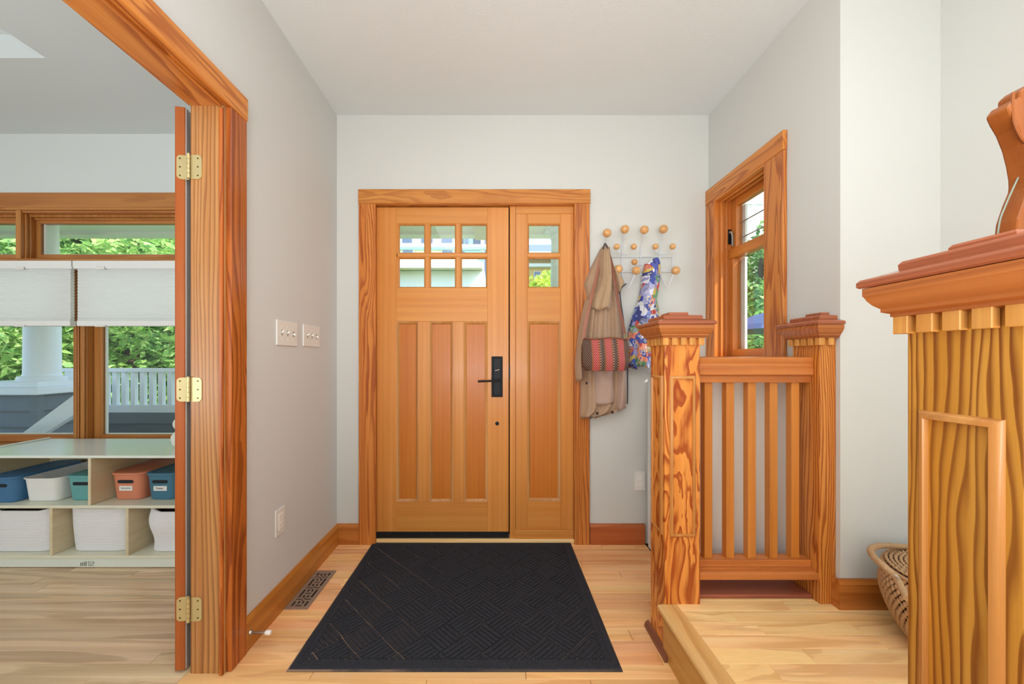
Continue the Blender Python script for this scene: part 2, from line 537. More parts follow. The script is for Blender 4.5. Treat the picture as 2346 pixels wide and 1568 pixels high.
def dressmat():
    m = N('patterned_dress')
    v = m.coords((1, 1, 1), rnd=False)
    d = m.n('ShaderNodeTexNoise'); d.inputs['Scale'].default_value = 14; m.l(v, d.inputs['Vector'])
    sv = m.n('ShaderNodeVectorMath', operation='SCALE'); sv.inputs['Scale'].default_value = 0.07
    m.l(d.outputs['Color'], sv.inputs[0])
    av = m.n('ShaderNodeVectorMath', operation='ADD'); m.l(v, av.inputs[0]); m.l(sv.outputs[0], av.inputs[1])
    mp = m.n('ShaderNodeMapping'); mp.inputs['Scale'].default_value = (1.25, 0.25, 0.8); m.l(av.outputs[0], mp.inputs[0])
    vo = m.n('ShaderNodeTexVoronoi'); vo.inputs['Scale'].default_value = 30; m.l(mp.outputs[0], vo.inputs['Vector'])
    sp = m.n('ShaderNodeSeparateColor'); m.l(vo.outputs['Color'], sp.inputs[0])
    pal = ['#3A4A9C', '#7D8AC4', '#D8D8E4', '#4C57A8', '#B8423A', '#4A50A0', '#C8A84E', '#5E8A62', '#8C8CB8', '#E08060', '#39407C', '#A0A0D0']
    col = m.ramp(sp.outputs[0], [(i / len(pal), lin(c)) for i, c in enumerate(pal)], 'CONSTANT')
    col2 = m.ramp(sp.outputs[1], [(i / len(pal), lin(c)) for i, c in enumerate(pal[::-1])], 'CONSTANT')
    dist = vo.outputs['Distance']
    c = m.mix(m.ramp(dist, [(0.24, 1.0), (0.26, 0.0)]), col, col2)
    c = m.mix(m.ramp(dist, [(0.36, 0.0), (0.39, 1.0), (0.43, 1.0), (0.46, 0.0)]), c, lin('#C9CBB4'))
    m.l(c, m.b.inputs['Base Color'])
    m.set(Roughness=0.6)
    return m.mat


M['dress'] = dressmat()


def bagmat():
    m = N('woven_bag')
    v = m.coords((1, 1, 1), rnd=False)
    s = m.n('ShaderNodeSeparateXYZ'); m.l(v, s.inputs[0])
    px_, pz_ = 0.0064, 0.0075
    cx_ = m.math('FLOOR', m.math('DIVIDE', s.outputs[0], px_)); cz_ = m.math('FLOOR', m.math('DIVIDE', s.outputs[2], pz_))
    par = m.math('MODULO', m.math('ADD', m.math('ADD', cx_, cz_), 1000), 2)
    stripe = m.math('FRACT', m.math('ADD', m.math('DIVIDE', s.outputs[0], 0.0755), 10.405))
    edge = m.math('GREATER_THAN', m.math('ABSOLUTE', m.math('SUBTRACT', s.outputs[0], 0.0085)), 0.098)
    stripe = m.math('MULTIPLY', stripe, m.math('SUBTRACT', 1, edge))
    ca = m.ramp(stripe, [(0.0, lin('#1E1214')), (0.26, lin('#B06A38')), (0.36, lin('#98262E')), (0.80, lin('#B06A38')), (0.90, lin('#1E1214'))], 'CONSTANT')
    cb = m.ramp(stripe, [(0.0, lin('#7E5A42')), (0.26, lin('#7A3424')), (0.36, lin('#C86A5E')), (0.80, lin('#7A3424')), (0.90, lin('#A08878'))], 'CONSTANT')
    c = m.mix(par, ca, cb)
    m.l(c, m.b.inputs['Base Color'])
    fx = m.math('ABSOLUTE', m.math('SUBTRACT', m.math('FRACT', m.math('DIVIDE', s.outputs[0], px_)), 0.5))
    fz = m.math('ABSOLUTE', m.math('SUBTRACT', m.math('FRACT', m.math('DIVIDE', s.outputs[2], pz_)), 0.5))
    m.bump(m.math('SUBTRACT', 1, m.math('ADD', fx, fz)), 0.8, 0.003)
    m.set(Roughness=0.55)
    return m.mat


M['bag'] = bagmat()


def matmat(name, tan):
    m = N(name)
    v = m.coords(rnd=False)
    f = m.noise(v, 420, 3, 0.7)
    c = m.mix(m.ramp(f, [(0.3, 0.0), (0.75, 1.0)]), lin('#17181C'), lin('#4C4D54'))
    if tan:
        g = m.noise(v, 5, 3)
        sx = m.n('ShaderNodeSeparateXYZ'); m.l(v, sx.inputs[0])
        soil = m.ramp(m.math('ADD', sx.outputs[0], 0.65), [(0.0, 1.0), (0.38, 0.75), (0.6, 0.12), (1.0, 0.3)])
        c = m.mix(m.math('MULTIPLY', m.ramp(g, [(0.36, 0.0), (0.56, 1.0)]), soil), c, lin('#8E7460'))
    m.l(c, m.b.inputs['Base Color'])
    m.set(Roughness=0.95)
    m.b.inputs['Specular IOR Level'].default_value = 0.1
    m.bump(m.noise(v, 500, 2), 0.7, 0.004)
    return m.mat


M['mat_rib'] = matmat('mat_pile', False)
M['mat_base'] = matmat('mat_groove', True)
M['seagrass'] = plain('seagrass', '#C09A70', 0.75, var=0.5, vscale=60, bump=0.6, bscale=300)
M['basket_gap'] = plain('basket_gap', '#4A3320', 0.9)
# outdoors
M['leaf'] = None


def leafmat(name, a, b, c):
    m = N(name)
    v = m.coords(rnd=False)
    f = m.noise(v, 1.6, 4, 0.6)
    g = m.noise(v, 14, 2)
    col = m.mix(m.ramp(f, [(0.35, 0.0), (0.65, 1.0)]), lin(a), lin(b))
    col = m.mix(m.ramp(g, [(0.5, 0.0), (0.7, 1.0)]), col, lin(c))
    m.l(col, m.b.inputs['Base Color'])
    m.set(Roughness=0.5)
    out = m.t.nodes['Material Output']
    tl = m.n('ShaderNodeBsdfTranslucent'); m.l(col, tl.inputs[0])
    mx = m.n('ShaderNodeMixShader'); mx.inputs[0].default_value = 0.45
    m.l(m.b.outputs[0], mx.inputs[1]); m.l(tl.outputs[0], mx.inputs[2]); m.l(mx.outputs[0], out.inputs[0])
    return m.mat


M['leaf'] = leafmat('leaves', '#5A9450', '#B4DA74', '#E8F2A8')
M['leaf_d'] = leafmat('leaves_deep', '#44804A', '#86BC64', '#D0E68C')
M['leaf_y'] = leafmat('leaves_yellow', '#8AB83A', '#D6E24A', '#F2F08A')
M['bark'] = plain('bark', '#5A4A3A', 0.9, var=0.6, vscale=20, bump=0.8, bscale=40)
M['shingle'] = plain('grey_shingle', '#6E7880', 0.75, var=0.35, vscale=9)
M['shingle_d'] = plain('grey_shingle_dark', '#566068', 0.75, var=0.35, vscale=9)
M['ext_white'] = plain('porch_white', '#E8ECF0', 0.5)
M['soffit'] = plain('porch_soffit', '#F4F3E6', 0.6)
M['gap'] = plain('door_gap_blocker', '#140C08', 0.8)
M['beam'] = plain('porch_beam', '#D9CDA0', 0.6)
M['cream'] = plain('cream_siding', '#E6DCC8', 0.7)
M['roofc'] = plain('pale_shingle', '#E6DEBE', 0.8, var=0.25, vscale=8)
M['teal'] = plain('teal_paint', '#7FB5A4', 0.6)
M['dkblue'] = plain('blue_roof', '#5A6C8C', 0.7, var=0.3, vscale=5)
M['pane_d'] = plain('dark_pane', '#5C6A84', 0.15)
M['tan'] = plain('tan_siding', '#C9A860', 0.7)
M['lawn'] = plain('lawn', '#6C8A4C', 0.9, var=0.5, vscale=8)
M['parasol'] = plain('parasol_blue', '#3C4C78', 0.6)
M['deckfloor'] = plain('deck_boards', '#C4C0B8', 0.7)

S = 'structure'

# ------------------------------------------------------------------ room shell
XL, XR, YB, H = -1.020, 1.358, 2.472, 2.743
w = MB()
w.box(XL, -0.775, YB, 2.62, 0, H).box(0.505, XR + .14, YB, 2.62, 0, H).box(-0.775, 0.505, YB, 2.62, 2.178, H)
w.build('wall_entry', M['wall'], kind=S)
w = MB()
w.box(-1.145, XL, 1.465, 2.677, 0, H).box(-1.145, XL, -0.1, 1.465, 2.150, H).box(-1.145, XL, -2.6, -0.1, 0, H)
w.build('wall_left', M['wall_l'], kind=S)
WY0, WY1, WZ0, WZ1 = 1.925, 2.383, 1.185, 2.165
w = MB()
w.box(XR, XR + .14, 1.67, WY0, 0, H).box(XR, XR + .14, WY1, YB, 0, H).box(XR, XR + .14, WY0, WY1, 0, WZ0).box(XR, XR + .14, WY0, WY1, WZ1, H)
w.build('wall_right', M['wall'], kind=S)
MB().box(XR, 1.90, 1.525, 1.67, 0, H).build('wall_stair', M['wall'], kind=S)
MB().box(1.754, 1.90, -2.6, 1.525, 0, H).build('wall_stair_side', M['wall'], kind=S)
MB().box(-5.05, 1.90, -2.75, -2.6, 0, H).build('wall_rear', M['wall'], kind=S)
MB().box(-5.05, -4.9, -2.6, 2.677, 0, H).build('wall_playroom_side', M['wall_p'], kind=S)
w = MB()
w.box(-5.05, -4.55, 2.677, 2.80, 0, H).box(-1.95, -1.145, 2.677, 2.80, 0, H).box(-4.55, -1.95, 2.677, 2.80, 0, 0.56).box(-4.55, -1.95, 2.677, 2.80, 2.224, H)
w.build('wall_window', M['wall_p'], kind=S)
MB().box(-1.163, 1.90, -2.75, 2.62, H, 2.95).build('ceiling', M['ceil'], kind=S)
w = MB()
w.box(-5.05, -3.6, -2.75, 2.80, H, 2.95).box(-2.336, -1.163, -2.75, 2.80, H, 2.95).box(-3.6, -2.336, -2.75, 0.8, H, 2.95)
w.box(-3.6, -2.336, 2.003, 2.80, H, 2.95).box(-3.6, -2.336, 0.8, 2.003, 2.865, 2.95)
w.build('ceiling_playroom', M['ceil_p'], kind=S)

# plank floors: one shared chamfered board per width, scaled to length
PW = 0.0655


def plank_mesh(name, mat, wdt, top=0.0):
    c, g = 0.0012, 0.0005
    me = bpy.data.meshes.new(name)
    y0, y1 = g, wdt - g
    vs = [(0.001, y0, -.012), (.999, y0, -.012), (.999, y1, -.012), (0.001, y1, -.012),
          (0.001, y0, -c), (.999, y0, -c), (.999, y1, -c), (0.001, y1, -c),
          (0.003, y0 + c, 0), (.997, y0 + c, 0), (.997, y1 - c, 0), (0.003, y1 - c, 0)]
    fs = [(8, 9, 10, 11)]
    for a in (0, 4):
        for i in range(4):
            j = (i + 1) % 4
            fs.append((a + i, a + j, a + 4 + j, a + 4 + i))
    me.from_pydata(vs, [], fs)
    me.materials.append(mat)
    me.update()
    return me


def lay_planks(parent, me, x0, x1, y0, y1, z, seed, lens=(0.45, 0.6, 0.8, 1.05, 1.3)):
    r = random.Random(seed)
    y = y1 - PW
    while y > y0 - PW * 0.5:
        x = x0
        first = True
        while x < x1 - 1e-4:
            L = r.choice(lens) * (r.uniform(0.3, 1) if first else 1)
            first = False
            if x + L > x1 - 0.18: L = x1 - x
            o = bpy.data.objects.new('plank', me)
            o.location = Vector((x, y, z)) - origin(parent)
            o.scale = (L, 1, 1)
            o.parent = parent
            C.objects.link(o)
            x += L
        y -= PW


fl = MB().box(-1.163, 1.90, -2.75, 2.62, -0.12, -0.011).build('floor', M['subfloor'], kind=S)
lay_planks(fl, plank_mesh('foyer_plank', M['plank'], PW), -1.163, 0.95, -0.4, YB, 0, 3)
MB().box(-1.163, 1.75, -2.6, -0.42, -0.011, 0).build('floor_rear', M['plank'], kind=S)
fp = MB().box(-5.05, -1.163, -2.75, 2.80, -0.12, -0.011).build('floor_playroom', M['subfloor'], kind=S)
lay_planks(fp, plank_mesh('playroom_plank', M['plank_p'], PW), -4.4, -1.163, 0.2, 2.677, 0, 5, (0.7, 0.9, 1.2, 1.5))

# raised stair landing
LZ = 0.20
ld = thing('floor_landing', (0.67, -0.6, 0), kind=S)
MB().box(0.682, 1.754, -0.6, 1.70, 0.0, LZ - 0.011).build('riser', M['riser'], ld)
lay_planks(ld, plank_mesh('landing_plank', M['plank_l'], PW), 0.722, 1.754, -0.45, 1.70, LZ, 11, (0.35, 0.5, 0.65, 0.8))
nz = [(0.660, LZ - .028), (0.648, LZ - .024), (0.643, LZ - .014), (0.645, LZ - .005), (0.652, LZ), (0.7215, LZ), (0.7215, LZ - .0105), (0.682, LZ - .0105), (0.682, LZ - .028)]
MB().prism(nz, 'Y', -0.6, 1.543).build('nosing', M['nosing'], ld, smooth=True)
MB().box(0.6665, 0.6815, -0.6, 1.543, 0.0, LZ - .0285).build('riser', M['riser'], ld)

# ------------------------------------------------------------------ baseboards
def baseboard(name, axis, a0, a1, wall, side, z0, h=0.13, mat=None, t=0.018):
    s = side
    prof = [(wall, z0), (wall + s * t, z0), (wall + s * t, z0 + h - .016), (wall + s * t * .75, z0 + h - .008), (wall + s * t * .55, z0 + h), (wall, z0 + h)]
    if axis == 'X':
        return MB().prism(prof, 'X', a0, a1).build(name, mat, kind=S)
    return MB().prism(prof, 'Y', a0, a1).build(name, mat, kind=S)


baseboard('baseboard_left', 'Y', 1.548, YB - .018, XL, 1, 0, mat=M['base_y'])
baseboard('baseboard_entry_left', 'X', XL, -0.875, YB, -1, 0, mat=M['base_x'])
baseboard('baseboard_entry_right', 'X', 0.597, 0.946, YB, -1, 0, mat=M['base_red'])
bs = MB()
t = 0.018
prof = [(1.525, LZ), (1.525 - t, LZ), (1.525 - t, LZ + .095), (1.525 - t - .003, LZ + .10), (1.525 - t * .6, LZ + .115), (1.525, LZ + .115)]
bs.prism(prof, 'X', XR - t, 1.754)
bs.box(XR - t, XR - .0005, 1.5255, 1.5435, LZ, LZ + .110)
bs.build('baseboard_stair', M['base_x'], kind=S)

# ------------------------------------------------------------------ opening to the playroom (casing, jamb)
op = thing('trim_1', (-1.02, 1.45, 0), kind=S)
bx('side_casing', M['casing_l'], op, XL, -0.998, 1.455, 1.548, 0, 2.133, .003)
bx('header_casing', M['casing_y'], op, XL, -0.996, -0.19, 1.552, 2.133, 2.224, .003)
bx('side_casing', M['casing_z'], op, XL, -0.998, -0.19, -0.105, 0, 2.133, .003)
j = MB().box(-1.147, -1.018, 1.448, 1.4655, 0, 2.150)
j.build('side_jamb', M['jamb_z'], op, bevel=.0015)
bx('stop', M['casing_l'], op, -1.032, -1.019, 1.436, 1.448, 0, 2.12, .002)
bx('head_jamb', M['casing_y'], op, -1.152, -1.018, -0.1, 1.448, 2.131, 2.150, .0015)
bx('head_stop', M['casing_y'], op, -1.036, -1.024, -0.1, 1.436, 2.120, 2.131, .002)
bx('side_jamb', M['jamb_z'], op, -1.165, -1.018, -0.118, -0.1, 0, 2.150, .0015)

# folding leaf opened against the wall: edge faces the camera
dl = thing('door_2', (-1.185, 1.448, 0.0), kind=S)
ang = radians(14)
Rm = Matrix.Translation((-1.167, 1.452, 0)) @ Matrix.Rotation(ang, 4, 'Z')
# local: +y away from the hinge edge, x from 0 (wall side) to -0.045
MB().box(-0.036, -0.003, 0, 0.74, 0.012, 2.128).xf(Rm).build('door_leaf', M['leaf_edge'], dl, bevel=.002)
MB().box(-0.003, 0.0005, 0.004, 0.736, 0.014, 2.126).xf(Rm).build('door_face', M['grey_face'], dl)


def hinge(z, parent):
    h = MB()
    def leafplate(x0, x1, y, M_=None, left=True):
        r = 0.014
        pts = []
        zz0, zz1 = z - .045, z + .045
        xi, xo = (x1, x0) if left else (x0, x1)
        sgn = -1 if left else 1
        pts = [(xi, zz0), (xi, zz1)]
        for k in range(5):
            a = pi / 2 * k / 4
            pts.append((xo - sgn * r + sgn * r * sin(a), zz1 - r + r * cos(a)))
        for k in range(5):
            a = pi / 2 * k / 4
            pts.append((xo - sgn * r + sgn * r * cos(a), zz0 + r - r * sin(a)))
        return pts
    lp = MB().prism(leafplate(-0.029, 0.013, 0), 'Y', -0.0025, 0.0).xf(Rm)
    a = lp.build('hinge', M['brass'], parent, smooth=True)
    rp = MB().prism(leafplate(-1.1435, -1.103, 0, left=False), 'Y', 1.4455, 1.448).build('hinge_leaf', M['brass'], a, smooth=True)
    kx, ky = -1.148, 1.440
    for k in range(5):
        z0 = z - .045 + k * .018
        MB().lathe([(.0001, 0), (.0055, .0006), (.0055, .0172), (.0001, .0178)], (kx, ky, z0), 14).build('knuckle', M['brass'], a, smooth=True)
    MB().lathe([(.0001, 0), (.0045, 0), (.0045, .003), (.0001, .005)], (kx, ky, z + .045), 12).build('pin_head', M['brass'], a, smooth=True)
    for dz in (-.032, 0, .032):
        m1 = MB().lathe([(.0001, 0), (.0032, 0), (.0028, .0012), (.0001, .0012)], (0, 0, 0), 12)
        m1.xf(Matrix.Translation((-1.117, 1.4455, z + dz)) @ Matrix.Rotation(pi / 2, 4, 'X')).build('screw', M['brass_d'], a)
        m2 = MB().lathe([(.0001, 0), (.0032, 0), (.0028, .0012), (.0001, .0012)], (0, 0, 0), 12)
        m2.xf(Rm @ Matrix.Translation((-.018, -0.0025, z + dz)) @ Matrix.Rotation(pi / 2, 4, 'X')).build('screw', M['brass_d'], a)


for zz in (1.900, 1.066, 0.243):
    hinge(zz, dl)

# ------------------------------------------------------------------ front door
YD = 2.495                                   # face of the slab
def DX(px): return X(px, YD)
def DZ(py): return Z(py, YD)


tr = thing('trim_2', (-0.14, 2.45, 0), kind=S)
YC = 2.452
def CXp(px): return X(px, YC)
def CZp(py): return Z(py, YC)
bx('header_casing', M['casing_x'], tr, CXp(820.5), CXp(1352.5), YC - .002, YB, CZp(466), CZp(433.5), .002)
bx('side_casing', M['casing_z'], tr, CXp(821.5), CXp(860), YC, YB, 0, CZp(466), .002)
bx('side_casing', M['casing_z'], tr, CXp(1316.5), CXp(1351), YC, YB, 0, CZp(466), .002)
bx('head_jamb', M['casing_x'], tr, -0.775, 0.505, 2.456, 2.60, 2.168, 2.178, .001)
bx('side_jamb', M['casing_z'], tr, -0.7755, -0.7735, 2.456, 2.60, 0, 2.168, 0)
bx('side_jamb', M['casing_z'], tr, DX(1314), 0.505, 2.456, 2.60, 0, 2.168, .001)
bx('mullion_post', M['door_z'], tr, DX(1168), DX(1181), YD - .004, 2.60, 0.025, 2.168, .0015)
bx('sill', M['plank_l'], tr, -0.773, 0.5, 2.474, 2.62, -0.011, 0.0235, .002)

dr = thing('door_1', (-0.35, YD, 0.025), kind=S)
D1 = YD + .044
zt, zb = DZ(475), DZ(1219)
xs0, xs1, xs2, xs3 = DX(862.5), DX(908.5), DX(1117), DX(1165.5)
bx('stile', M['door_z'], dr, xs0, xs1, YD, D1, zb, zt)
bx('stile', M['door_z'], dr, xs2, xs3, YD, D1, zb, zt)
bx('rail', M['door_x'], dr, xs1, xs2, YD, D1, DZ(512), zt)
bx('rail', M['door_x'], dr, xs1, xs2, YD, D1, DZ(737), DZ(660))
bx('rail', M['door_x'], dr, xs1, xs2, YD, D1, zb, DZ(1151))
# muntins between the six panes
cols = [(911, 974), (983, 1045), (1054.5, 1117)]
rows = [(512, 581), (589, 660)]
bx('muntin', M['door_x'], dr, xs1, xs2, YD, D1, DZ(589), DZ(581))
for a, b in ((974, 983), (1045, 1054.5)):
    bx('muntin', M['door_z'], dr, DX(a), DX(b), YD, D1, DZ(581), DZ(512))
    bx('muntin', M['door_z'], dr, DX(a), DX(b), YD, D1, DZ(660), DZ(589))
bead = lambda u, v, h: (u, YD - h, v)


def lite(parent, pa, pb, qa, qb):
    f = MB().frame(bead, DX(pa), DX(pb), DZ(qb), DZ(qa), [(0, -.002), (.004, -.004), (.010, -.016), (.010, -.022)])
    f.build('glazing_bead', M['door_z'], parent)
    bx('glass_pane', M['glass'], parent, DX(pa) + .002, DX(pb) - .002, YD + .018, YD + .022, DZ(qb) + .002, DZ(qa) - .002, 0)


for pa, pb in cols:
    for qa, qb in rows:
        lite(dr, pa, pb, qa, qb)
# the small gap left of the first column of panes
bx('muntin', M['door_z'], dr, xs1, DX(911), YD, D1, DZ(660), DZ(512))


def panel(parent, pa, pb, qa, qb, mz='panel_z'):
    MB().frame(bead, DX(pa), DX(pb), DZ(qb), DZ(qa), [(0, 0.0), (.006, -.002), (.016, -.013), (.018, -.015)]).build('panel_moulding', M['moulding_z'], parent, smooth=True)
    bx('panel', M[mz], parent, DX(pa) + .008, DX(pb) - .008, YD + .0145, YD + .03, DZ(qb) + .008, DZ(qa) - .008, 0)


pcols = [(908.5, 958), (984, 1037.5), (1063, 1117)]
for pa, pb in pcols:
    panel(dr, pa, pb, 737, 1151)
for a, b in ((958, 984), (1037.5, 1063)):
    bx('mullion', M['door_z'], dr, DX(a), DX(b), YD, D1, DZ(1151), DZ(737))
# sweep with three screws
sw = bx('door_sweep', M['rubber'], dr, xs0, xs3, YD - .004, D1, .026, zb, .001)
for px in (891, 990, 1067):
    MB().lathe([(.0001, 0), (.0035, 0), (.003, .001), (.0001, .001)], (0, 0, 0), 10).xf(Matrix.Translation((DX(px), YD - .004, DZ(1224))) @ Matrix.Rotation(pi / 2, 4, 'X')).build('screw', M['silver'], sw)
for a, b in ((536, 578), (823, 863), (1111, 1150)):
    MB().lathe([(.0001, 0), (.0065, 0), (.0065, DZ(a) - DZ(b)), (.0001, DZ(a) - DZ(b))], (DX(859.6), YD - .006, DZ(b)), 12).build('hinge', M['black'], dr, smooth=True)
# lockset
pl = bx('lock_plate', M['black'], dr, DX(1126), DX(1151.5), YD - .008, YD, DZ(910), DZ(817), .003, seg=2)
MB().frame(lambda u, v, h: (u, YD - .008 - h, v), DX(1126) + .002, DX(1151.5) - .002, DZ(910) + .002, DZ(817) - .002, [(.001, 0), (.003, .003), (.009, .003), (.012, 0)]).build('plate_rim', M['black'], pl)
lv = MB().tube(smooth_path([P(1142.5, 872, YD - .008), P(1142.5, 872, YD - .045), P(1139, 872.3, YD - .052), P(1122, 873.5, YD - .052), P(1095, 874.5, YD - .050)], 5), .0065, 10)
lv.build('lever', M['black'], pl, smooth=True)
MB().lathe([(.0001, 0), (.012, 0), (.011, .008), (.0001, .008)], (0, 0, 0), 16).xf(Matrix.Translation(P(1142.5, 872, YD - .008)) @ Matrix.Rotation(pi / 2, 4, 'X')).build('rose', M['black'], pl, smooth=True)
MB().lathe([(.0001, 0), (.009, 0), (.008, .006), (.0001, .006)], (0, 0, 0), 16).xf(Matrix.Translation(P(1139, 849, YD - .008)) @ Matrix.Rotation(pi / 2, 4, 'X')).build('thumb_turn', M['black'], pl, smooth=True)
MB().tube([P(1134, 850, YD - .018), P(1144, 847.5, YD - .018)], .0032, 8).build('turn_bar', M['nickel'], pl, smooth=True)
pk = MB().lathe([(.0001, 0), (.0125, 0), (.012, .004), (.008, .0045), (.007, .002), (.0001, .002)], (0, 0, 0), 20).xf(Matrix.Translation(P(1139, 970.7, YD)) @ Matrix.Rotation(pi / 2, 4, 'X')).build('key_rose', M['black'], dr, smooth=True)
st_ = MB().box(DX(1165.6), DX(1168.6), YD - .006, YD, DZ(869), DZ(838)).build('strike', M['black'], dr)

bx('door_gap_blocker', M['gap'], dr, DX(1163.5), DX(1169), D1 + .0005, D1 + .02, .03, 2.166, 0)  # dark strips added behind the door gaps to block outside light
bx('door_gap_blocker', M['gap'], dr, xs0 - .006, xs0 + .006, D1 + .0005, D1 + .02, .03, 2.166, 0)
bx('door_gap_blocker', M['gap'], dr, xs0, xs3, D1 + .0005, D1 + .02, 2.158, 2.167, 0)
# sidelight
sl = thing('window_1', (0.3, YD, 0.03), kind=S)
ax0, ax1, ax2, ax3 = DX(1181.5), DX(1209), DX(1284), DX(1314)
bx('head_filler', M['door_x'], sl, ax0, ax3, YD - .002, D1, DZ(490), 2.168)
bx('base_filler', M['door_x'], sl, ax0 - .003, ax3, YD - .010, D1, .024, DZ(1214))
bx('stile', M['door_z'], sl, ax0, ax1, YD, D1, DZ(1214), DZ(490))
bx('stile', M['door_z'], sl, ax2, ax3, YD, D1, DZ(1214), DZ(490))
bx('rail', M['door_x'], sl, ax1, ax2, YD, D1, DZ(512), DZ(490))
bx('rail', M['door_x'], sl, ax1, ax2, YD, D1, DZ(589), DZ(581))
bx('rail', M['door_x'], sl, ax1, ax2, YD, D1, DZ(737), DZ(660))
bx('rail', M['door_x'], sl, ax1, ax2, YD, D1, DZ(1214), DZ(1149))
for qa, qb in rows:
    lite(sl, 1209, 1284, qa, qb)
panel(sl, 1209, 1284, 737, 1149)

# ------------------------------------------------------------------ newel posts
def newel(name_label, x0, x1, y0, y1, zb, dz, mat, clamp=False, panels=('L', 'F'), dent=('L', 'F', 'R', 'B'), zlow=None):
    capm, topm = ('cap_y', 'cap_top_y') if mat == 'post_c' else ('cap_x', 'cap_top')
    t = thing('newel_post', ((x0 + x1) / 2, (y0 + y1) / 2, zb), name_label, 'newel post')
    def ring(o, z):
        xr = x1 if clamp else x1 + o
        return [(x0 - o, y0 - o, z), (xr, y0 - o, z), (xr, y1 + o, z), (x0 - o, y1 + o, z)]
    MB().box(x0, x1, y0, y1, zb, 1.268 + dz).build('shaft', M[mat], t, bevel=.002, seg=2)
    zt_ = lambda L: [(o, z + dz) for o, z in L]
    MB().rings([ring(o, z) for o, z in zt_([(0.0, 1.262), (.014, 1.265), (.014, 1.270), (.022, 1.2735), (.022, 1.279), (.0245, 1.2815), (.029, 1.286), (.034, 1.294), (.0365, 1.301), (.038, 1.303), (.038, 1.316), (0.0, 1.3165)])]).build('crown_moulding', M[capm], t, smooth=True, angle=25)
    MB().rings([ring(o, z) for o, z in zt_([(0, 1.3168), (.041, 1.3168), (.0435, 1.3195), (.0435, 1.3265), (.040, 1.331), (.006, 1.342), (0, 1.3422)])]).build('cap_board', M[topm], t, smooth=True, angle=20)
    MB().rings([ring(o, z) for o, z in zt_([(0, 1.340), (.007, 1.340), (.0075, 1.3505), (.004, 1.3555), (-.030, 1.3615), (-.034, 1.3616)])]).build('cap_step', M[topm], t, smooth=True, angle=20)
    MB().rings([ring(o, z) for o, z in zt_([(-.034, 1.360), (-.031, 1.360), (-.031, 1.3675), (-.034, 1.3715), (-.040, 1.3725)])]).build('cap_peak', M[topm], t, smooth=True, angle=20)
    # dentils
    nD, wD, pr = 5, .023, .012
    zz0, zz1 = 1.236 + dz, 1.2655 + dz
    for s_ in dent:
        L0, L1 = (y0 - pr, y1 + pr) if s_ in 'LR' else (x0 - pr, x1 + (0 if clamp else pr))
        n_ = nD if not (clamp and s_ in 'FB') else 3
        span = L1 - L0
        for k in range(n_):
            a = L0 + (span - wD) * k / (nD - 1) if n_ == nD else L0 + .0375 * k
            if a + wD > L1 + 1e-5: break
            if s_ in 'FB' and (k == 0 or (k == n_ - 1 and not clamp)): continue   # the corner blocks belong to the side rows
            if s_ == 'L': MB().box(x0 - pr, x0 + (wD - pr if k in (0, nD - 1) else 0), a, a + wD, zz0, zz1).build('dentil', M['dentil'], t, bevel=.001)
            if s_ == 'R': MB().box(x1 - (wD - pr if k in (0, nD - 1) else 0), x1 + pr, a, a + wD, zz0, zz1).build('dentil', M['dentil'], t, bevel=.001)
            if s_ == 'F': MB().box(a, a + wD, y0 - pr, y0, zz0, zz1).build('dentil', M['dentil'], t, bevel=.001)
            if s_ == 'B': MB().box(a, a + wD, y1, y1 + pr, zz0, zz1).build('dentil', M['dentil'], t, bevel=.001)
    ins, z0p, z1p = .0185, .469 + dz, 1.114 + dz
    pf = [(0, 0), (.001, .003), (.005, .0065), (.009, .0085), (.0115, .0090), (.0125, .0080), (.0125, 0)]
    for s_ in panels:
        if s_ == 'L': mf, u0, u1 = (lambda u, v, h: (x0 - h, u, v)), y0, y1
        if s_ == 'R': mf, u0, u1 = (lambda u, v, h: (x1 + h, u, v)), y0, y1
        if s_ == 'F': mf, u0, u1 = (lambda u, v, h: (u, y0 - h, v)), x0, x1
        if s_ == 'B': mf, u0, u1 = (lambda u, v, h: (u, y1 + h, v)), x0, x1
        MB().frame(mf, u0 + ins, u1 - ins, z0p, z1p, pf).build('panel_moulding', M['moulding_z'], t, smooth=True, angle=50)
    return t


AX0, AX1, AY0, AY1 = .6734, .8147, 1.544, 1.685
newel('square wooden newel post with dentil cap beside the coat hooks, flame-like grain on its face', AX0, AX1, AY0, AY1, 0.0, 0.0, 'post_z', panels=('L', 'F', 'B'))
newel('half newel post with dentil cap fixed to the wall under the side window', 1.293, XR - .0005, AY0, AY1, LZ, 0.0, 'post_b', clamp=True, panels=(), dent=('L', 'F', 'B'))
newel('large close-up wooden newel post with panelled face that carries the carved ornament', AX0, AX1, .492, .633, 0.0, -.015, 'post_c', panels=('L', 'F', 'R', 'B'))
# shoe moulding at the foot of the first post
sm = [(AX0 - .001, 0), (AX0 - .020, 0), (AX0 - .0205, .010), (AX0 - .015, .022), (AX0 - .008, .028), (AX0 - .001, .030)]
MB().prism(sm, 'Y', 1.500, 1.705).build('trim_5', M['shoe'], smooth=True, kind=S)

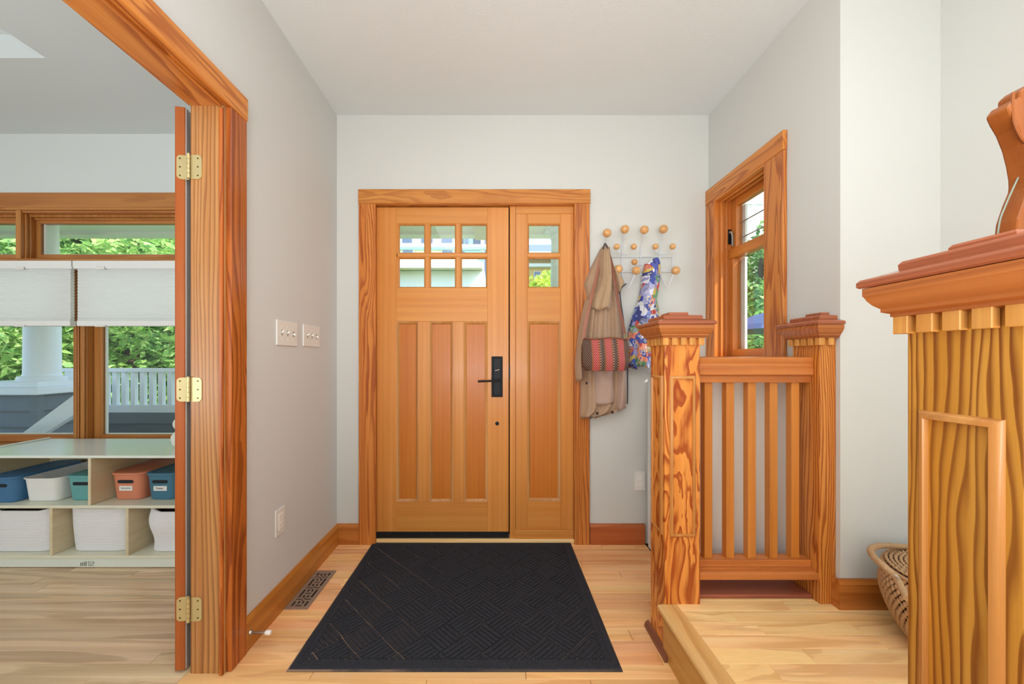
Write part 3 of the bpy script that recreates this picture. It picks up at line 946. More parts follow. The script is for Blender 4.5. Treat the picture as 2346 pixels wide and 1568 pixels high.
# ------------------------------------------------------------------ balustrade
bl = thing('balustrade', (1.05, 1.615, LZ), 'short wooden balustrade of five square balusters between the two newel posts', 'balustrade')
RX0, RX1 = AX1 + .0005, 1.2925
tp = [(1.580, 1.150), (1.584, 1.162), (1.579, 1.172), (1.578, 1.180), (1.582, 1.188), (1.592, 1.191), (1.638, 1.191), (1.648, 1.188), (1.652, 1.180), (1.651, 1.172), (1.646, 1.162), (1.650, 1.150)]
MB().prism(tp, 'X', RX0, RX1).build('handrail', M['rail_x'], bl, smooth=True, angle=30)
t2 = [(1.574, 1.118), (1.574, 1.142), (1.577, 1.146), (1.580, 1.150), (1.650, 1.150), (1.653, 1.146), (1.656, 1.142), (1.656, 1.118), (1.652, 1.114), (1.578, 1.114)]
MB().prism(t2, 'X', RX0, RX1).build('sub_rail', M['rail_x'], bl, smooth=True, angle=25)
bx('fillet', M['rail_x'], bl, RX0, RX1, 1.588, 1.642, 1.084, 1.1135, .001)
b2 = [(1.585, .320), (1.585, .355), (1.645, .355), (1.645, .320)]
bx('shoe_rail', M['rail_x'], bl, RX0, RX1, 1.584, 1.642, .327, .355, .0015)
bt = [(1.552, .293), (1.552, .316), (1.558, .321), (1.578, .3265), (1.650, .3265), (1.672, .320), (1.672, .293)]
MB().prism(bt, 'X', RX0, RX1).build('bottom_rail', M['rail_x'], bl, smooth=True, angle=25)
b0 = None
for k in range(5):
    xc = .8785 + k * .090
    if b0 is None:
        b0 = MB().box(xc - .0163, xc + .0163, 1.5985, 1.631, .355, 1.084).build('baluster', M['bal_z'], bl, bevel=.0012)
    else:
        o = b0.copy(); o.location = (k * .090, 0, 0); C.objects.link(o)
bx('floor_board', M['redboard'], bl, RX0, RX1, 1.578, 1.699, LZ + .001, LZ + .016, .003)

# white cabinet behind the balustrade
cb = thing('cabinet', (1.15, 2.05, 0), 'plain white waist-high cabinet in the corner behind the wooden balustrade', 'cabinet')
bx('body', M['white'], cb, .951, XR - .002, 1.712, 2.430, .03, 1.094, .002)
bx('top', M['white_gloss'], cb, .947, XR - .001, 1.706, 2.434, 1.094, 1.108, .003)
bx('plinth', M['white'], cb, .955, XR - .006, 1.72, 2.430, 0, .03, .001)

# ------------------------------------------------------------------ window on the right-hand wall
wr = thing('window_2', (1.40, 2.15, 1.2), kind=S)
xc0 = XR - .020
bx('header_casing', M['casing_y'], wr, xc0 - .002, XR, 1.800, YB - .0005, 2.160, 2.252, .003)
bx('side_casing', M['casing_z'], wr, xc0, XR, 1.802, 1.922, 1.125, 2.160, .003)
bx('side_casing', M['casing_z'], wr, xc0, XR, 2.386, YB - .0005, 1.125, 2.160, .003)
bx('apron', M['casing_y'], wr, xc0, XR, 1.922, 2.386, 1.125, 1.180, .002)
bx('jamb', M['sash_z'], wr, XR - .018, XR + .14, 2.372, 2.386, 1.185, 2.165, .001)
bx('jamb', M['sash_z'], wr, XR - .018, XR + .14, 1.922, 1.936, 1.185, 2.165, .001)
bx('head_jamb', M['sash_y'], wr, XR - .018, XR + .14, 1.936, 2.372, 2.150, 2.165, .001)
bx('stool', M['sash_y'], wr, XR - .018, XR + .14, 1.936, 2.372, 1.180, 1.196, .002)
for x_, d_ in ((1.372, .010), (1.402, .012)):
    bx('stop', M['sash_z'], wr, x_, x_ + .014, 2.372 - d_, 2.372, 1.196, 2.150, .002)
    bx('head_stop', M['sash_y'], wr, x_, x_ + .014, 1.936, 2.372 - d_, 2.150 - d_, 2.150, .002)
bx('sash_stile', M['sash_z'], wr, 1.440, 1.478, 2.320, 2.371, 1.835, 2.149, .002)
bx('sash_stile', M['sash_z'], wr, 1.440, 1.478, 1.937, 1.985, 1.835, 2.149, .002)
bx('sash_rail', M['sash_y'], wr, 1.440, 1.478, 1.985, 2.320, 2.106, 2.149, .002)
bx('meeting_rail', M['sash_y'], wr, 1.425, 1.478, 1.937, 2.371, 1.792, 1.850, .003)
bx('sash_stile', M['sash_z'], wr, 1.430, 1.478, 2.334, 2.371, 1.197, 1.792, .002)
bx('sash_stile', M['sash_z'], wr, 1.430, 1.478, 1.937, 1.985, 1.197, 1.792, .002)
bx('sash_rail', M['sash_y'], wr, 1.430, 1.478, 1.985, 2.334, 1.197, 1.240, .002)
bx('glass_pane', M['glass'], wr, 1.459, 1.463, 1.985, 2.320, 1.850, 2.106, 0)
bx('glass_pane', M['glass'], wr, 1.459, 1.463, 1.985, 2.334, 1.240, 1.792, 0)
bx('screen_frame', M['white'], wr, 1.480, 1.495, 2.296, 2.330, 1.850, 2.106, .001)
bx('screen_frame', M['white'], wr, 1.480, 1.495, 2.300, 2.345, 1.240, 1.792, .001)
bx('glazing_bar', M['slot'], wr, 1.464, 1.470, 1.985, 2.320, 1.998, 2.003, 0)
bx('glazing_bar', M['slot'], wr, 1.464, 1.470, 1.985, 2.320, 1.905, 1.910, 0)
lt = bx('latch', M['black'], wr, 1.418, 1.440, 2.362, 2.3715, 1.885, 1.975, .002)
MB().tube(smooth_path([(1.425, 2.362, 1.955), (1.425, 2.345, 1.952), (1.428, 2.338, 1.935), (1.430, 2.338, 1.865)], 4), [.007] * 4 + [.0065] * 4 + [.0055] * 5, 8).build('latch_lever', M['silver'], lt, smooth=True)

# ------------------------------------------------------------------ playroom windows
YW = 2.657
pw = thing('window_3', (-3.0, 2.70, 0.56), kind=S)
bx('header_casing', M['win_x'], pw, -4.7, -1.85, YW, 2.677, 2.224, 2.329, .003)
bx('cap_strip', M['win_x'], pw, -4.7, -1.85, YW - .004, 2.70, 2.208, 2.224, .003)
bx('head_jamb', M['win_x'], pw, -4.55, -1.95, 2.665, 2.79, 2.192, 2.208, .002)
bx('head_stop', M['win_z'], pw, -4.55, -1.95, 2.70, 2.79, 2.178, 2.192, .002)
bx('head_stop', M['win_x'], pw, -4.55, -1.95, 2.73, 2.79, 2.166, 2.178, .002)
bx('transom_sill', M['win_x'], pw, -4.6, -1.9, YW, 2.79, 1.846, 1.875, .003)
bx('transom_post', M['win_z'], pw, -3.308, -3.272, YW, 2.79, 1.875, 2.208, .002)
for x_, y_ in ((-3.272, 2.68), (-3.272, 2.705)):
    bx('stop', M['win_z'], pw, x_, x_ + .008, y_, y_ + .012, 1.875, 2.19, .002)


def sash(x0, x1, z0, z1, st, rb, rt, y0=2.745, y1=2.785):
    bx('sash_stile', M['win_z'], pw, x0, x0 + st, y0, y1, z0, z1, .002)
    bx('sash_stile', M['win_z'], pw, x1 - st, x1, y0, y1, z0, z1, .002)
    bx('sash_rail', M['win_x'], pw, x0 + st, x1 - st, y0, y1, z0, z0 + rb, .002)
    bx('sash_rail', M['win_x'], pw, x0 + st, x1 - st, y0, y1, z1 - rt, z1, .002)
    bx('glass_pane', M['glass'], pw, x0 + st, x1 - st, 2.760, 2.764, z0 + rb, z1 - rt, 0)
    bx('glazing_strip', M['white'], pw, x0 + st, x0 + st + .012, 2.766, 2.778, z0 + rb, z1 - rt, 0)
    bx('glazing_strip', M['white'], pw, x0 + st + .012, x1 - st, 2.766, 2.778, z0 + rb, z0 + rb + .007, 0)


sash(-4.54, -3.31, 1.876, 2.192, .055, .050, .046)
sash(-3.296, -1.955, 1.876, 2.192, .056, .050, .046)
sash(-4.54, -2.952, .595, 1.845, .042, .050, .05)
sash(-2.860, -1.955, .595, 1.845, .060, .050, .05)
mu = bx('mullion_post', M['win_z'], pw, -2.950, -2.862, 2.70, 2.79, .58, 1.846, .002)
for a, b, y_ in ((-2.948, -2.925, 2.690), (-2.915, -2.905, 2.686), (-2.893, -2.866, 2.684)):
    bx('mullion_bead', M['win_z'], mu, a, b, y_, 2.7005, .58, 1.846, .003)
bx('window_sill', M['win_x'], pw, -4.6, -1.9, 2.640, 2.79, .560, .594, .003)
bx('apron', M['win_x'], pw, -4.6, -1.9, 2.659, 2.677, .46, .560, .003)

# pleated blinds
def blind(x0, x1, fx0, fx1, label):
    t = thing('blind', ((x0 + x1) / 2, 2.63, 1.845), label, 'blind', 'pleated blinds in the playroom window')
    hp = [(2.606, 1.8455), (2.606, 1.810), (2.612, 1.794), (2.650, 1.794), (2.654, 1.8455)]
    MB().prism(hp, 'X', x0, x1).build('head_rail', M['white'], t, smooth=True)
    zt_, zb_, n = 1.794, 1.443, 17
    prof = []
    for k in range(2 * n + 1):
        prof.append((2.620 - (.0042 if k % 2 else 0), zt_ + (zb_ - zt_) * k / (2 * n)))
    for k in range(2 * n, -1, -1):
        prof.append((2.640 + (.0042 if k % 2 else 0), zt_ + (zb_ - zt_) * k / (2 * n)))
    MB().prism(prof, 'X', fx0, fx1).build('pleated_fabric', M['shade'], t)
    bx('bottom_rail', M['white'], t, fx0 + 0, fx1 + .003, 2.610, 2.652, 1.405, 1.443, .003)
    for x_ in (x0 + (x1 - x0) * .2, x0 + (x1 - x0) * .8):
        bx('cord_guide', M['plate'], t, x_ - .03, x_ + .03, 2.602, 2.606, 1.786, 1.806, .002)
        bx('handle', M['plate'], t, x_ - .035, x_ + .035, 2.600, 2.610, 1.399, 1.412, .002)


blind(-4.60, -2.868, -4.59, -2.885, 'white pleated blind on the far side of the mullion, over the porch column window')
blind(-2.858, -1.92, -2.838, -1.93, 'white pleated blind next to the open door leaf, over the railing window')

# ------------------------------------------------------------------ shelf unit in the playroom
SY0, SY1, SX0, SX1 = 2.178, 2.650, -3.07, -1.60
su = thing('shelf_unit', (-2.3, 2.41, 0), 'low cream shelf unit with two rows of cubbies under the playroom window', 'shelf')
bx('top_panel', M['shelf_white'], su, SX0, SX1, SY0, SY1, .621, .636, .003)
bx('edge_lip', M['shelf_white'], su, SX0, SX0 + .016, SY0, SY1, .636, .646, .003)
bx('side_panel', M['birch'], su, SX0, SX0 + .016, SY0, SY1, 0.0, .621, .002)
bx('side_panel', M['birch'], su, SX1 - .016, SX1, SY0, SY1, 0.0, .621, .002)
bx('middle_shelf', M['birch_edge'], su, SX0 + .016, SX1 - .016, SY0, SY1, .338, .3545, .002)
bx('bottom_shelf', M['birch_edge'], su, SX0 + .016, SX1 - .016, SY0, SY1, .054, .071, .002)
bx('base_panel', M['shelf_white'], su, SX0 + .016, SX1 - .016, SY0 + .006, SY0 + .02, .004, .054, .001)
bx('back_panel', M['birch'], su, SX0 + .016, SX1 - .016, SY1 - .010, SY1, .071, .56, .001)
bx('divider', M['birch'], su, -2.306, -2.289, SY0 + .002, SY1 - .012, .3545, .621, .002)
bx('divider', M['birch'], su, -2.523, -2.506, SY0 + .002, SY1 - .012, .071, .338, .002)
bx('divider', M['birch'], su, -2.094, -2.077, SY0 + .002, SY1 - .012, .071, .338, .002)


def text(name, body, size, loc, mat, parent, ext=.0004):
    c = bpy.data.curves.new(name, 'FONT')
    c.body, c.size, c.extrude = body, size, ext
    c.materials.append(mat)
    o = bpy.data.objects.new(name, c)
    me = bpy.data.meshes.new_from_object(o)
    bpy.data.objects.remove(o)
    o = bpy.data.objects.new(name, me)
    o.rotation_euler = (pi / 2, 0, 0)
    o.location = Vector(loc) - origin(parent)
    o.parent = parent
    C.objects.link(o)
    return o


M['ink'] = plain('grey_print', '#7E8078', 0.6)
M['ink_b'] = plain('blue_ink', '#2F3A5C', 0.6)
yy = SY0 + .0055
for k, h in enumerate((.019, .020, .022, .025)):
    x_ = X(184 + 4 * k, yy)
    bx('logo_bar', M['ink'], su, x_, x_ + .0055, yy - .0006, yy + .0006, .011, .011 + h, 0)
text('lettering', 'ECR', .021, (X(201, yy), yy, .0225), M['ink'], su)
text('lettering', '4KIDS', .0125, (X(201, yy), yy, .0105), M['ink'], su)


# storage bins
def rrect(x0, x1, y0, y1, r, z, n=5):
    pts = []
    for cx_, cy_, a0 in ((x1 - r, y0 + r, -pi / 2), (x1 - r, y1 - r, 0), (x0 + r, y1 - r, pi / 2), (x0 + r, y0 + r, pi)):
        for k in range(n + 1):
            a = a0 + pi / 2 * k / n
            pts.append((cx_ + r * cos(a), cy_ + r * sin(a), z))
    return pts


def storage_bin(col, x0, x1, y0, y1, z0, z1, lid, label, tagtext=None, hole=True):
    t = thing('storage_bin', ((x0 + x1) / 2, (y0 + y1) / 2, z0), label, 'storage bin', 'plastic bins on the middle shelf')
    mt = plain('bin_' + col.strip('#'), col, 0.45)
    tp_, r = .015, .050
    zt_ = z1 - (.012 if lid else 0)
    def rg(i, z, k=0): return rrect(x0 + i, x1 - i, y0 + i, y1 - i, max(.006, r - i), z)
    body = [rg(tp_ + .006, z0 + .0005), rg(tp_, z0 + .006), rg(.001, zt_)]
    if not lid:
        body += [rg(-.006, zt_), rg(-.006, zt_ + .005), rg(.003, zt_ + .004), rg(tp_ + .003, z0 + .006)]
        MB().rings(body, True, True).build('tub', mt, t, smooth=True)
    else:
        MB().rings(body, True, True).build('tub', mt, t, smooth=True)
        MB().rings([rg(-.004, zt_), rg(-.006, zt_ + .002), rg(-.006, zt_ + .010), rg(-.002, z1), rg(.012, z1), rg(.016, z1 - .003)], True, True).build('lid', mt, t, smooth=True)
    xm, wz = (x0 + x1) / 2, (x1 - x0)
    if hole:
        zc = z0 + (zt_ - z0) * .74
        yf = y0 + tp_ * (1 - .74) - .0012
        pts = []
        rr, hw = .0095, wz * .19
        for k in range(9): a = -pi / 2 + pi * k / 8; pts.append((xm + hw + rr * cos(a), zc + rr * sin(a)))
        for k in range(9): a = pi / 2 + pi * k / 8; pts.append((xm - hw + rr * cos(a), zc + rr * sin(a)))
        MB().prism(pts, 'Y', yf, yf + .01).build('handle_hole_shade', M['slot_dark'], t)  # dark inlay on the face stands in for the hole's shade
    if tagtext:
        zc = z0 + (zt_ - z0) * .47
        yf = y0 + tp_ * (1 - .47) - .0008
        lb = bx('label', M['plate'], t, xm - .040, xm + .037, yf - .0006, yf + .004, zc - .014, zc + .014, 0)
        pts = []
        if tagtext == 'scribble':
            for k in range(34):
                pts.append((xm - .028 + .0017 * k, yf - .0012, zc + .004 * sin(k * 1.9) * (1.3 if k < 4 else .7) + .001))
            MB().tube(pts, .0007, 5).build('handwriting', M['ink_b'], lb)
        else:
            text('handwriting', tagtext, .017, (xm - .028, yf - .0012, zc - .005), M['ink_b'], lb)


M['slot_dark'] = plain('opening_shade', '#12181F', 0.8)
ZS = .3545
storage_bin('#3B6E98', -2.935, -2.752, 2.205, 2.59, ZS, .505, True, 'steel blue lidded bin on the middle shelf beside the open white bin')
storage_bin('#E2E2E0', -2.746, -2.530, 2.225, 2.62, ZS, .489, False, 'white open bin without a lid between the steel blue and teal bins', hole=False)
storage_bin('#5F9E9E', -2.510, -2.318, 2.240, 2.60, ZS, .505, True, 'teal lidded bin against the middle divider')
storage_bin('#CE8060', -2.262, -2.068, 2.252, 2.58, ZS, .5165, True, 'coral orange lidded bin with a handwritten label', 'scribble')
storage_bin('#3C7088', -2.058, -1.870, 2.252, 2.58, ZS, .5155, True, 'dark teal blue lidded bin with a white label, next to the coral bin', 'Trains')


def rope_basket(x0, x1, y0, y1, z0, z1, sag, label, bulge=.0):
    t = thing('rope_basket', ((x0 + x1) / 2, (y0 + y1) / 2, z0), label, 'basket', 'white rope baskets on the bottom shelf')
    rs = []
    n = 26
    xm, ym = (x0 + x1) / 2, (y0 + y1) / 2
    for k in range(n):
        for d, dz_ in ((0, 0), (.0014, .25), (.0018, .5), (.0014, .75)):
            q = (k + dz_) / n
            ins = .010 * (1 - q) ** 2 + (.010 if k == 0 and dz_ == 0 else 0) - d + bulge * sin(q * 7)
            pts = rrect(x0 + ins, x1 - ins, y0 + ins, y1 - ins, .10, 0, 8)
            out = []
            for (a, b, _) in pts:
                top = z1 - sag * (0.5 + 0.5 * cos((a - xm) / (x1 - x0) * 2 * pi))
                out.append((a, b, z0 + .001 + (top - z0) * q))
            rs.append(out)
    last = rs[-1]
    rs.append([(xm + (a - xm) * .95, ym + (b - ym) * .95, c) for a, b, c in last])
    rs.append([(xm + (a - xm) * .93, ym + (b - ym) * .93, c - .05) for a, b, c in last])
    MB().rings(rs, True, False).build('coiled_wall', M['rope'], t, smooth=True, angle=80)
    MB().rings([[(xm + (a - xm) * .93, ym + (b - ym) * .93, c - .045 + .012 * sin(i * 2.1)) for i, (a, b, c) in enumerate(last)],
                [(xm + (a - xm) * .4, ym + (b - ym) * .4, c - .012 + .010 * sin(i * 1.3)) for i, (a, b, c) in enumerate(last)]], False, True).build('contents', M['basket_in'], t, smooth=True)


rope_basket(-2.945, -2.527, 2.215, 2.60, .071, .322, .026, 'white rope basket with brown contents, nearest the open end of the bottom shelf')
rope_basket(-2.494, -2.098, 2.220, 2.60, .071, .324, .004, 'full white rope basket in the middle cubby of the bottom shelf')
rope_basket(-2.036, -1.660, 2.215, 2.60, .071, .320, .03, 'white slouched rope basket holding dark items, beside the open door leaf', bulge=.006)

kn = thing('knitted_toy', (-1.935, 2.41, .636), 'white knitted toy with dark specks on the shelf top beside the door leaf', 'toy')
pr_ = [(.0001, 0), (.045, .001), (.066, .015), (.076, .045), (.074, .07), (.060, .092), (.042, .108)]
MB().lathe(pr_, (-1.935, 2.41, .636), 28).build('body', M['knit'], kn, smooth=True, angle=80)
MB().sphere((-1.935, 2.41, .636 + .145), .066, 24, 14, (1, 1, .78)).build('head', M['knit'], kn, smooth=True, angle=80)
sp_ = MB()
for k in range(26):
    a = pi * .75 + random.uniform(0, 1.4); z = random.uniform(.03, .085)
    sp_.sphere((-1.935 + .075 * cos(a), 2.41 + .075 * sin(a), .636 + z), .0028, 6, 4)
sp_.build('speck', M['slot'], kn, kind='stuff')

# ------------------------------------------------------------------ wall plates, door stop, register, mat
def switch_plate(y0, y1, z0, z1, label):
    t = thing('switch_plate', (XL, (y0 + y1) / 2, (z0 + z1) / 2), label, 'light switch', 'switch plates on the hall wall')
    bx('plate', M['plate'], t, XL, XL + .006, y0, y1, z0, z1, .002, seg=2)
    for k in range(3):
        yc = y0 + (y1 - y0) * (.22 + .28 * k)
        zc = (z0 + z1) / 2
        bx('toggle_slot', M['slot'], t, XL + .0055, XL + .0066, yc - .0055, yc + .0055, zc - .013, zc + .013, 0)
        tg = MB().box(-.004, .004, -.004, .004, 0, .014).xf(Matrix.Translation((XL + .006, yc, zc)) @ Matrix.Rotation(radians(50 if k < 2 else 110), 4, 'Y'))
        tg.build('toggle', M['plate_in'], t, bevel=.001)
        for s_ in (-1, 1):
            MB().lathe([(.0001, 0), (.003, 0), (.0025, .001), (.0001, .001)], (0, 0, 0), 10).xf(Matrix.Translation((XL + .006, yc, zc + s_ * .03)) @ Matrix.Rotation(pi / 2, 4, 'Y')).build('screw', M['plate'], t)


switch_plate(1.787, 1.970, 1.246, 1.365, 'triple white switch plate on the hall wall nearer the playroom opening')
switch_plate(2.033, 2.218, 1.250, 1.366, 'triple white switch plate on the hall wall nearer the entry corner')


def rocker_plate(mapf, label):
    """mapf(u, v, h): u across, v up, h off the wall"""
    o0 = mapf(0, 0, 0)
    t = thing('wall_outlet', o0, label, 'outlet')
    def rbox(name, u0, u1, v0, v1, h0, h1, mat, bev):
        a, b = mapf(u0, v0, h0), mapf(u1, v1, h1)
        return bx(name, mat, t, a[0], b[0], a[1], b[1], a[2], b[2], bev, seg=2)
    rbox('plate', -.038, .038, -.061, .061, 0, .006, M['plate'], .002)
    rbox('rocker', -.018, .018, .003, .037, .005, .0085, M['plate_in'], .003)
    rbox('rocker', -.018, .018, -.037, -.003, .005, .0085, M['plate_in'], .003)


rocker_plate(lambda u, v, h: (XL + h, 1.816 + u, .418 + v), 'white outlet plate low on the hall wall above the baseboard')
rocker_plate(lambda u, v, h: (X(1465.5, YB) + u * .92, YB - h, Z(1102, YB) + v), 'white outlet plate on the entry wall beside the first newel post')

ds = thing('door_stop', (-1.002, 1.575, .065), 'small metal door stop with white rubber tip screwed to the baseboard', 'door stop')
MB().lathe([(.0001, 0), (.012, 0), (.010, .006), (.0052, .009), (.0052, .062), (.0001, .062)], (0, 0, 0), 16).xf(Matrix.Translation((-1.0015, 1.575, .065)) @ Matrix.Rotation(pi / 2, 4, 'Y')).build('rod', M['nickel'], ds, smooth=True)
MB().lathe([(.0001, 0), (.0085, 0), (.0095, .006), (.0095, .018), (.007, .022), (.0001, .023)], (0, 0, 0), 16).xf(Matrix.Translation((-.9405, 1.575, .065)) @ Matrix.Rotation(pi / 2, 4, 'Y')).build('rubber_tip', M['plate_in'], ds, smooth=True)

VX0, VX1, VY0, VY1 = -1.0005, -.889, 1.818, 2.151
vt = thing('floor_register', ((VX0 + VX1) / 2, (VY0 + VY1) / 2, 0), 'bronze floor register with basket-weave slots along the baseboard', 'floor vent')
bx('dark_sheet', M['register_dark'], vt, VX0 + .01, VX1 - .01, VY0 + .01, VY1 - .01, .0004, .001, 0)  # flat black sheet stands in for the shade below the slots
g = MB()
bw, bl_ = .020, .022
g.box(VX0, VX0 + bw, VY0, VY1, .0004, .0045).box(VX1 - bw, VX1, VY0, VY1, .0004, .0045).box(VX0 + bw, VX1 - bw, VY0, VY0 + bl_, .0004, .0045).box(VX0 + bw, VX1 - bw, VY1 - bl_, VY1, .0004, .0045)
g.build('rim', M['register'], vt, bevel=.001)
pat = ["#.....#", "#.###.#", "#.#.#.#", "#.#.#.#", "###.###", ".......", "###.###"]
pat = [".#...#.", ".#####.", ".#.#.#.", ".#.#.#.", "###.###", "...#...", "###.###", ".#.#.#.", ".#.#.#.", ".#####."]
g = MB()
nc, nr = 7, 30
cw, ch = (VX1 - VX0 - 2 * bw) / nc, (VY1 - VY0 - 2 * bl_) / nr
for r_ in range(nr):
    row = pat[r_ % len(pat)]
    c_ = 0
    while c_ < nc:
        if row[c_] == '#':
            e = c_
            while e < nc and row[e] == '#': e += 1
            g.box(VX0 + bw + c_ * cw, VX0 + bw + e * cw, VY0 + bl_ + r_ * ch, VY0 + bl_ + (r_ + 1) * ch, .001, .004)
            c_ = e
        else: c_ += 1
g.build('grille', M['register'], vt, kind='stuff')

# entry mat: 45-degree ribbed squares clipped to the field
MX0, MX1, MY0, MY1 = -.792, .477, 1.455, 2.473
mt_ = thing('doormat', ((MX0 + MX1) / 2, (MY0 + MY1) / 2, 0), 'large charcoal ribbed entry mat lying in front of the front door', 'mat')
MB().rings([[(MX0, MY0, .001), (MX1, MY0, .001), (MX1, MY1, .001), (MX0, MY1, .001)],
            [(MX0, MY0, .003), (MX1, MY0, .003), (MX1, MY1, .003), (MX0, MY1, .003)],
            [(MX0 + .006, MY0 + .006, .006), (MX1 - .006, MY0 + .006, .006), (MX1 - .006, MY1 - .006, .006), (MX0 + .006, MY1 - .006, .006)]]).build('backing', M['mat_base'], mt_)
fr_ = lambda u, v, h: (u, v, .006 + h)
MB().frame(fr_, MX0 + .006, MX1 - .006, MY0 + .006, MY1 - .006, [(0, 0), (.003, .003), (.022, .003), (.024, .0015), (.026, .003), (.045, .003), (.048, -.0005)]).build('border', M['mat_rib'], mt_)


def clip(poly, x0, x1, y0, y1):
    for ax, lim, sg in ((0, x0, 1), (0, x1, -1), (1, y0, 1), (1, y1, -1)):
        out = []
        for i in range(len(poly)):
            a, b = poly[i], poly[(i + 1) % len(poly)]
            ia, ib = (a[ax] - lim) * sg >= 0, (b[ax] - lim) * sg >= 0
            if ia: out.append(a)
            if ia != ib:
                t_ = (lim - a[ax]) / (b[ax] - a[ax])
                out.append((a[0] + (b[0] - a[0]) * t_, a[1] + (b[1] - a[1]) * t_))
        poly = out
        if len(poly) < 3: return None
    return poly


rb = MB()
S_, nr_, th = .120, 6, radians(45)
cm = ((MX0 + MX1) / 2 + .02, (MY0 + MY1) / 2)
R2 = lambda u, v: (cm[0] + u * cos(th) - v * sin(th), cm[1] + u * sin(th) + v * cos(th))
for i in range(-9, 10):
    for j_ in range(-9, 10):
        u0, v0 = i * S_, j_ * S_
        for k in range(nr_):
            gp = .0045
            a0, a1 = k * S_ / nr_ + gp / 2, (k + 1) * S_ / nr_ - gp / 2
            if (i + j_) % 2: q = [(u0 + a0, v0 + gp), (u0 + a1, v0 + gp), (u0 + a1, v0 + S_ - gp), (u0 + a0, v0 + S_ - gp)]
            else: q = [(u0 + gp, v0 + a0), (u0 + S_ - gp, v0 + a0), (u0 + S_ - gp, v0 + a1), (u0 + gp, v0 + a1)]
            q = clip([R2(*p) for p in q], MX0 + .055, MX1 - .055, MY0 + .055, MY1 - .055)
            if q: rb.prism(q, 'Z', .0055, .0105)
rb.build('ribs', M['mat_rib'], mt_, kind='stuff')

# ------------------------------------------------------------------ coat rack
YR = 2.462
cr = thing('coat_rack', (X(1465, YR), YB, Z(625, YR)), 'white wire wall coat rack with wooden ball hooks beside the front door', 'coat rack')
z6 = lambda zx, zy, Y=YR: P(1300 + zx / 3.137, 480 + zy / 3.137, Y)
fm = MB()
for zy in (340, 447):
    fm.tube([z6(218, zy), z6(755, zy)], .0035, 6)
for zx in (218, 755):
    fm.tube([z6(zx, 340), z6(zx, 447)], .0035, 6)
for zx in (262, 395, 530, 668):
    fm.tube([z6(zx, 340, 2.471), z6(zx, 340, YR)], .006, 8)
fm.build('wire_frame', M['steel_wire'], cr, smooth=True)
YF = 2.385
hooks = [
    ([(285, 172, YF), (278, 250, 2.43), (262, 300, 2.457), (262, 452, 2.457), (300, 560, 2.42), (366, 440, YF)], (285, 170), (366, 430)),
    ([(413, 145, YF), (408, 200, 2.41), (394, 270, 2.455), (393, 455, 2.457), (410, 520, 2.43), (437, 565, 2.40), (470, 500, YF), (495, 445, YF)], (413, 143), (495, 440)),
    ([(552, 150, YF), (549, 195, 2.41), (529, 272, 2.455), (528, 455, 2.457), (548, 520, 2.43), (580, 565, 2.42), (615, 500, 2.41), (640, 445, 2.41)], (552, 147), None),
    ([(690, 145, YF), (688, 195, 2.41), (664, 275, 2.455), (667, 455, 2.457), (690, 520, 2.43), (718, 562, 2.40), (750, 495, YF), (778, 442, YF)], (690, 142), (778, 440)),
]
for pts, b1, b2_ in hooks:
    MB().tube(smooth_path([z6(*p) for p in pts], 6), .0034, 6).build('hook_wire', M['steel_wire'], cr, smooth=True)
for c_, w_ in (((354, 268), 395), ((477, 268), 395), ((632, 268), 665), ((756, 267), 665), ((482, 378), 530)):
    s_ = 1 if c_[0] > w_ else -1
    z0_ = 322 if c_[1] < 300 else 400
    pts = [z6(w_, z0_ + 4, 2.452), z6(w_ + s_ * abs(c_[0] - w_) * .5, z0_ + (-2 if c_[1] < 300 else 2), 2.425), z6(c_[0] - s_ * 4, z0_ - (18 if c_[1] < 300 else 8), 2.405), z6(c_[0], c_[1], 2.40)]
    MB().tube(smooth_path(pts, 5), .0027, 6).build('hook_wire', M['steel_wire'], cr, smooth=True)
bigs = [(285, 170), (413, 143), (552, 147), (690, 142), (366, 430), (495, 440), (778, 440)]
sm_ = [(354, 268), (477, 268), (632, 268), (756, 267), (482, 378)]
p0 = z6(*bigs[0], YF)
ball0 = MB().sphere(p0, .0262, 24, 14).build('ball', M['ball'], cr, smooth=True, angle=80)
for q in bigs[1:]:
    o = ball0.copy(); o.location = Vector(z6(*q, YF)) - Vector(p0); C.objects.link(o)
p1 = z6(*sm_[0], 2.40)
ball1 = MB().sphere(p1, .0190, 20, 12).build('ball', M['ball'], cr, smooth=True, angle=80)
for q in sm_[1:]:
    o = ball1.copy(); o.location = Vector(z6(*q, 2.40)) - Vector(p1); C.objects.link(o)


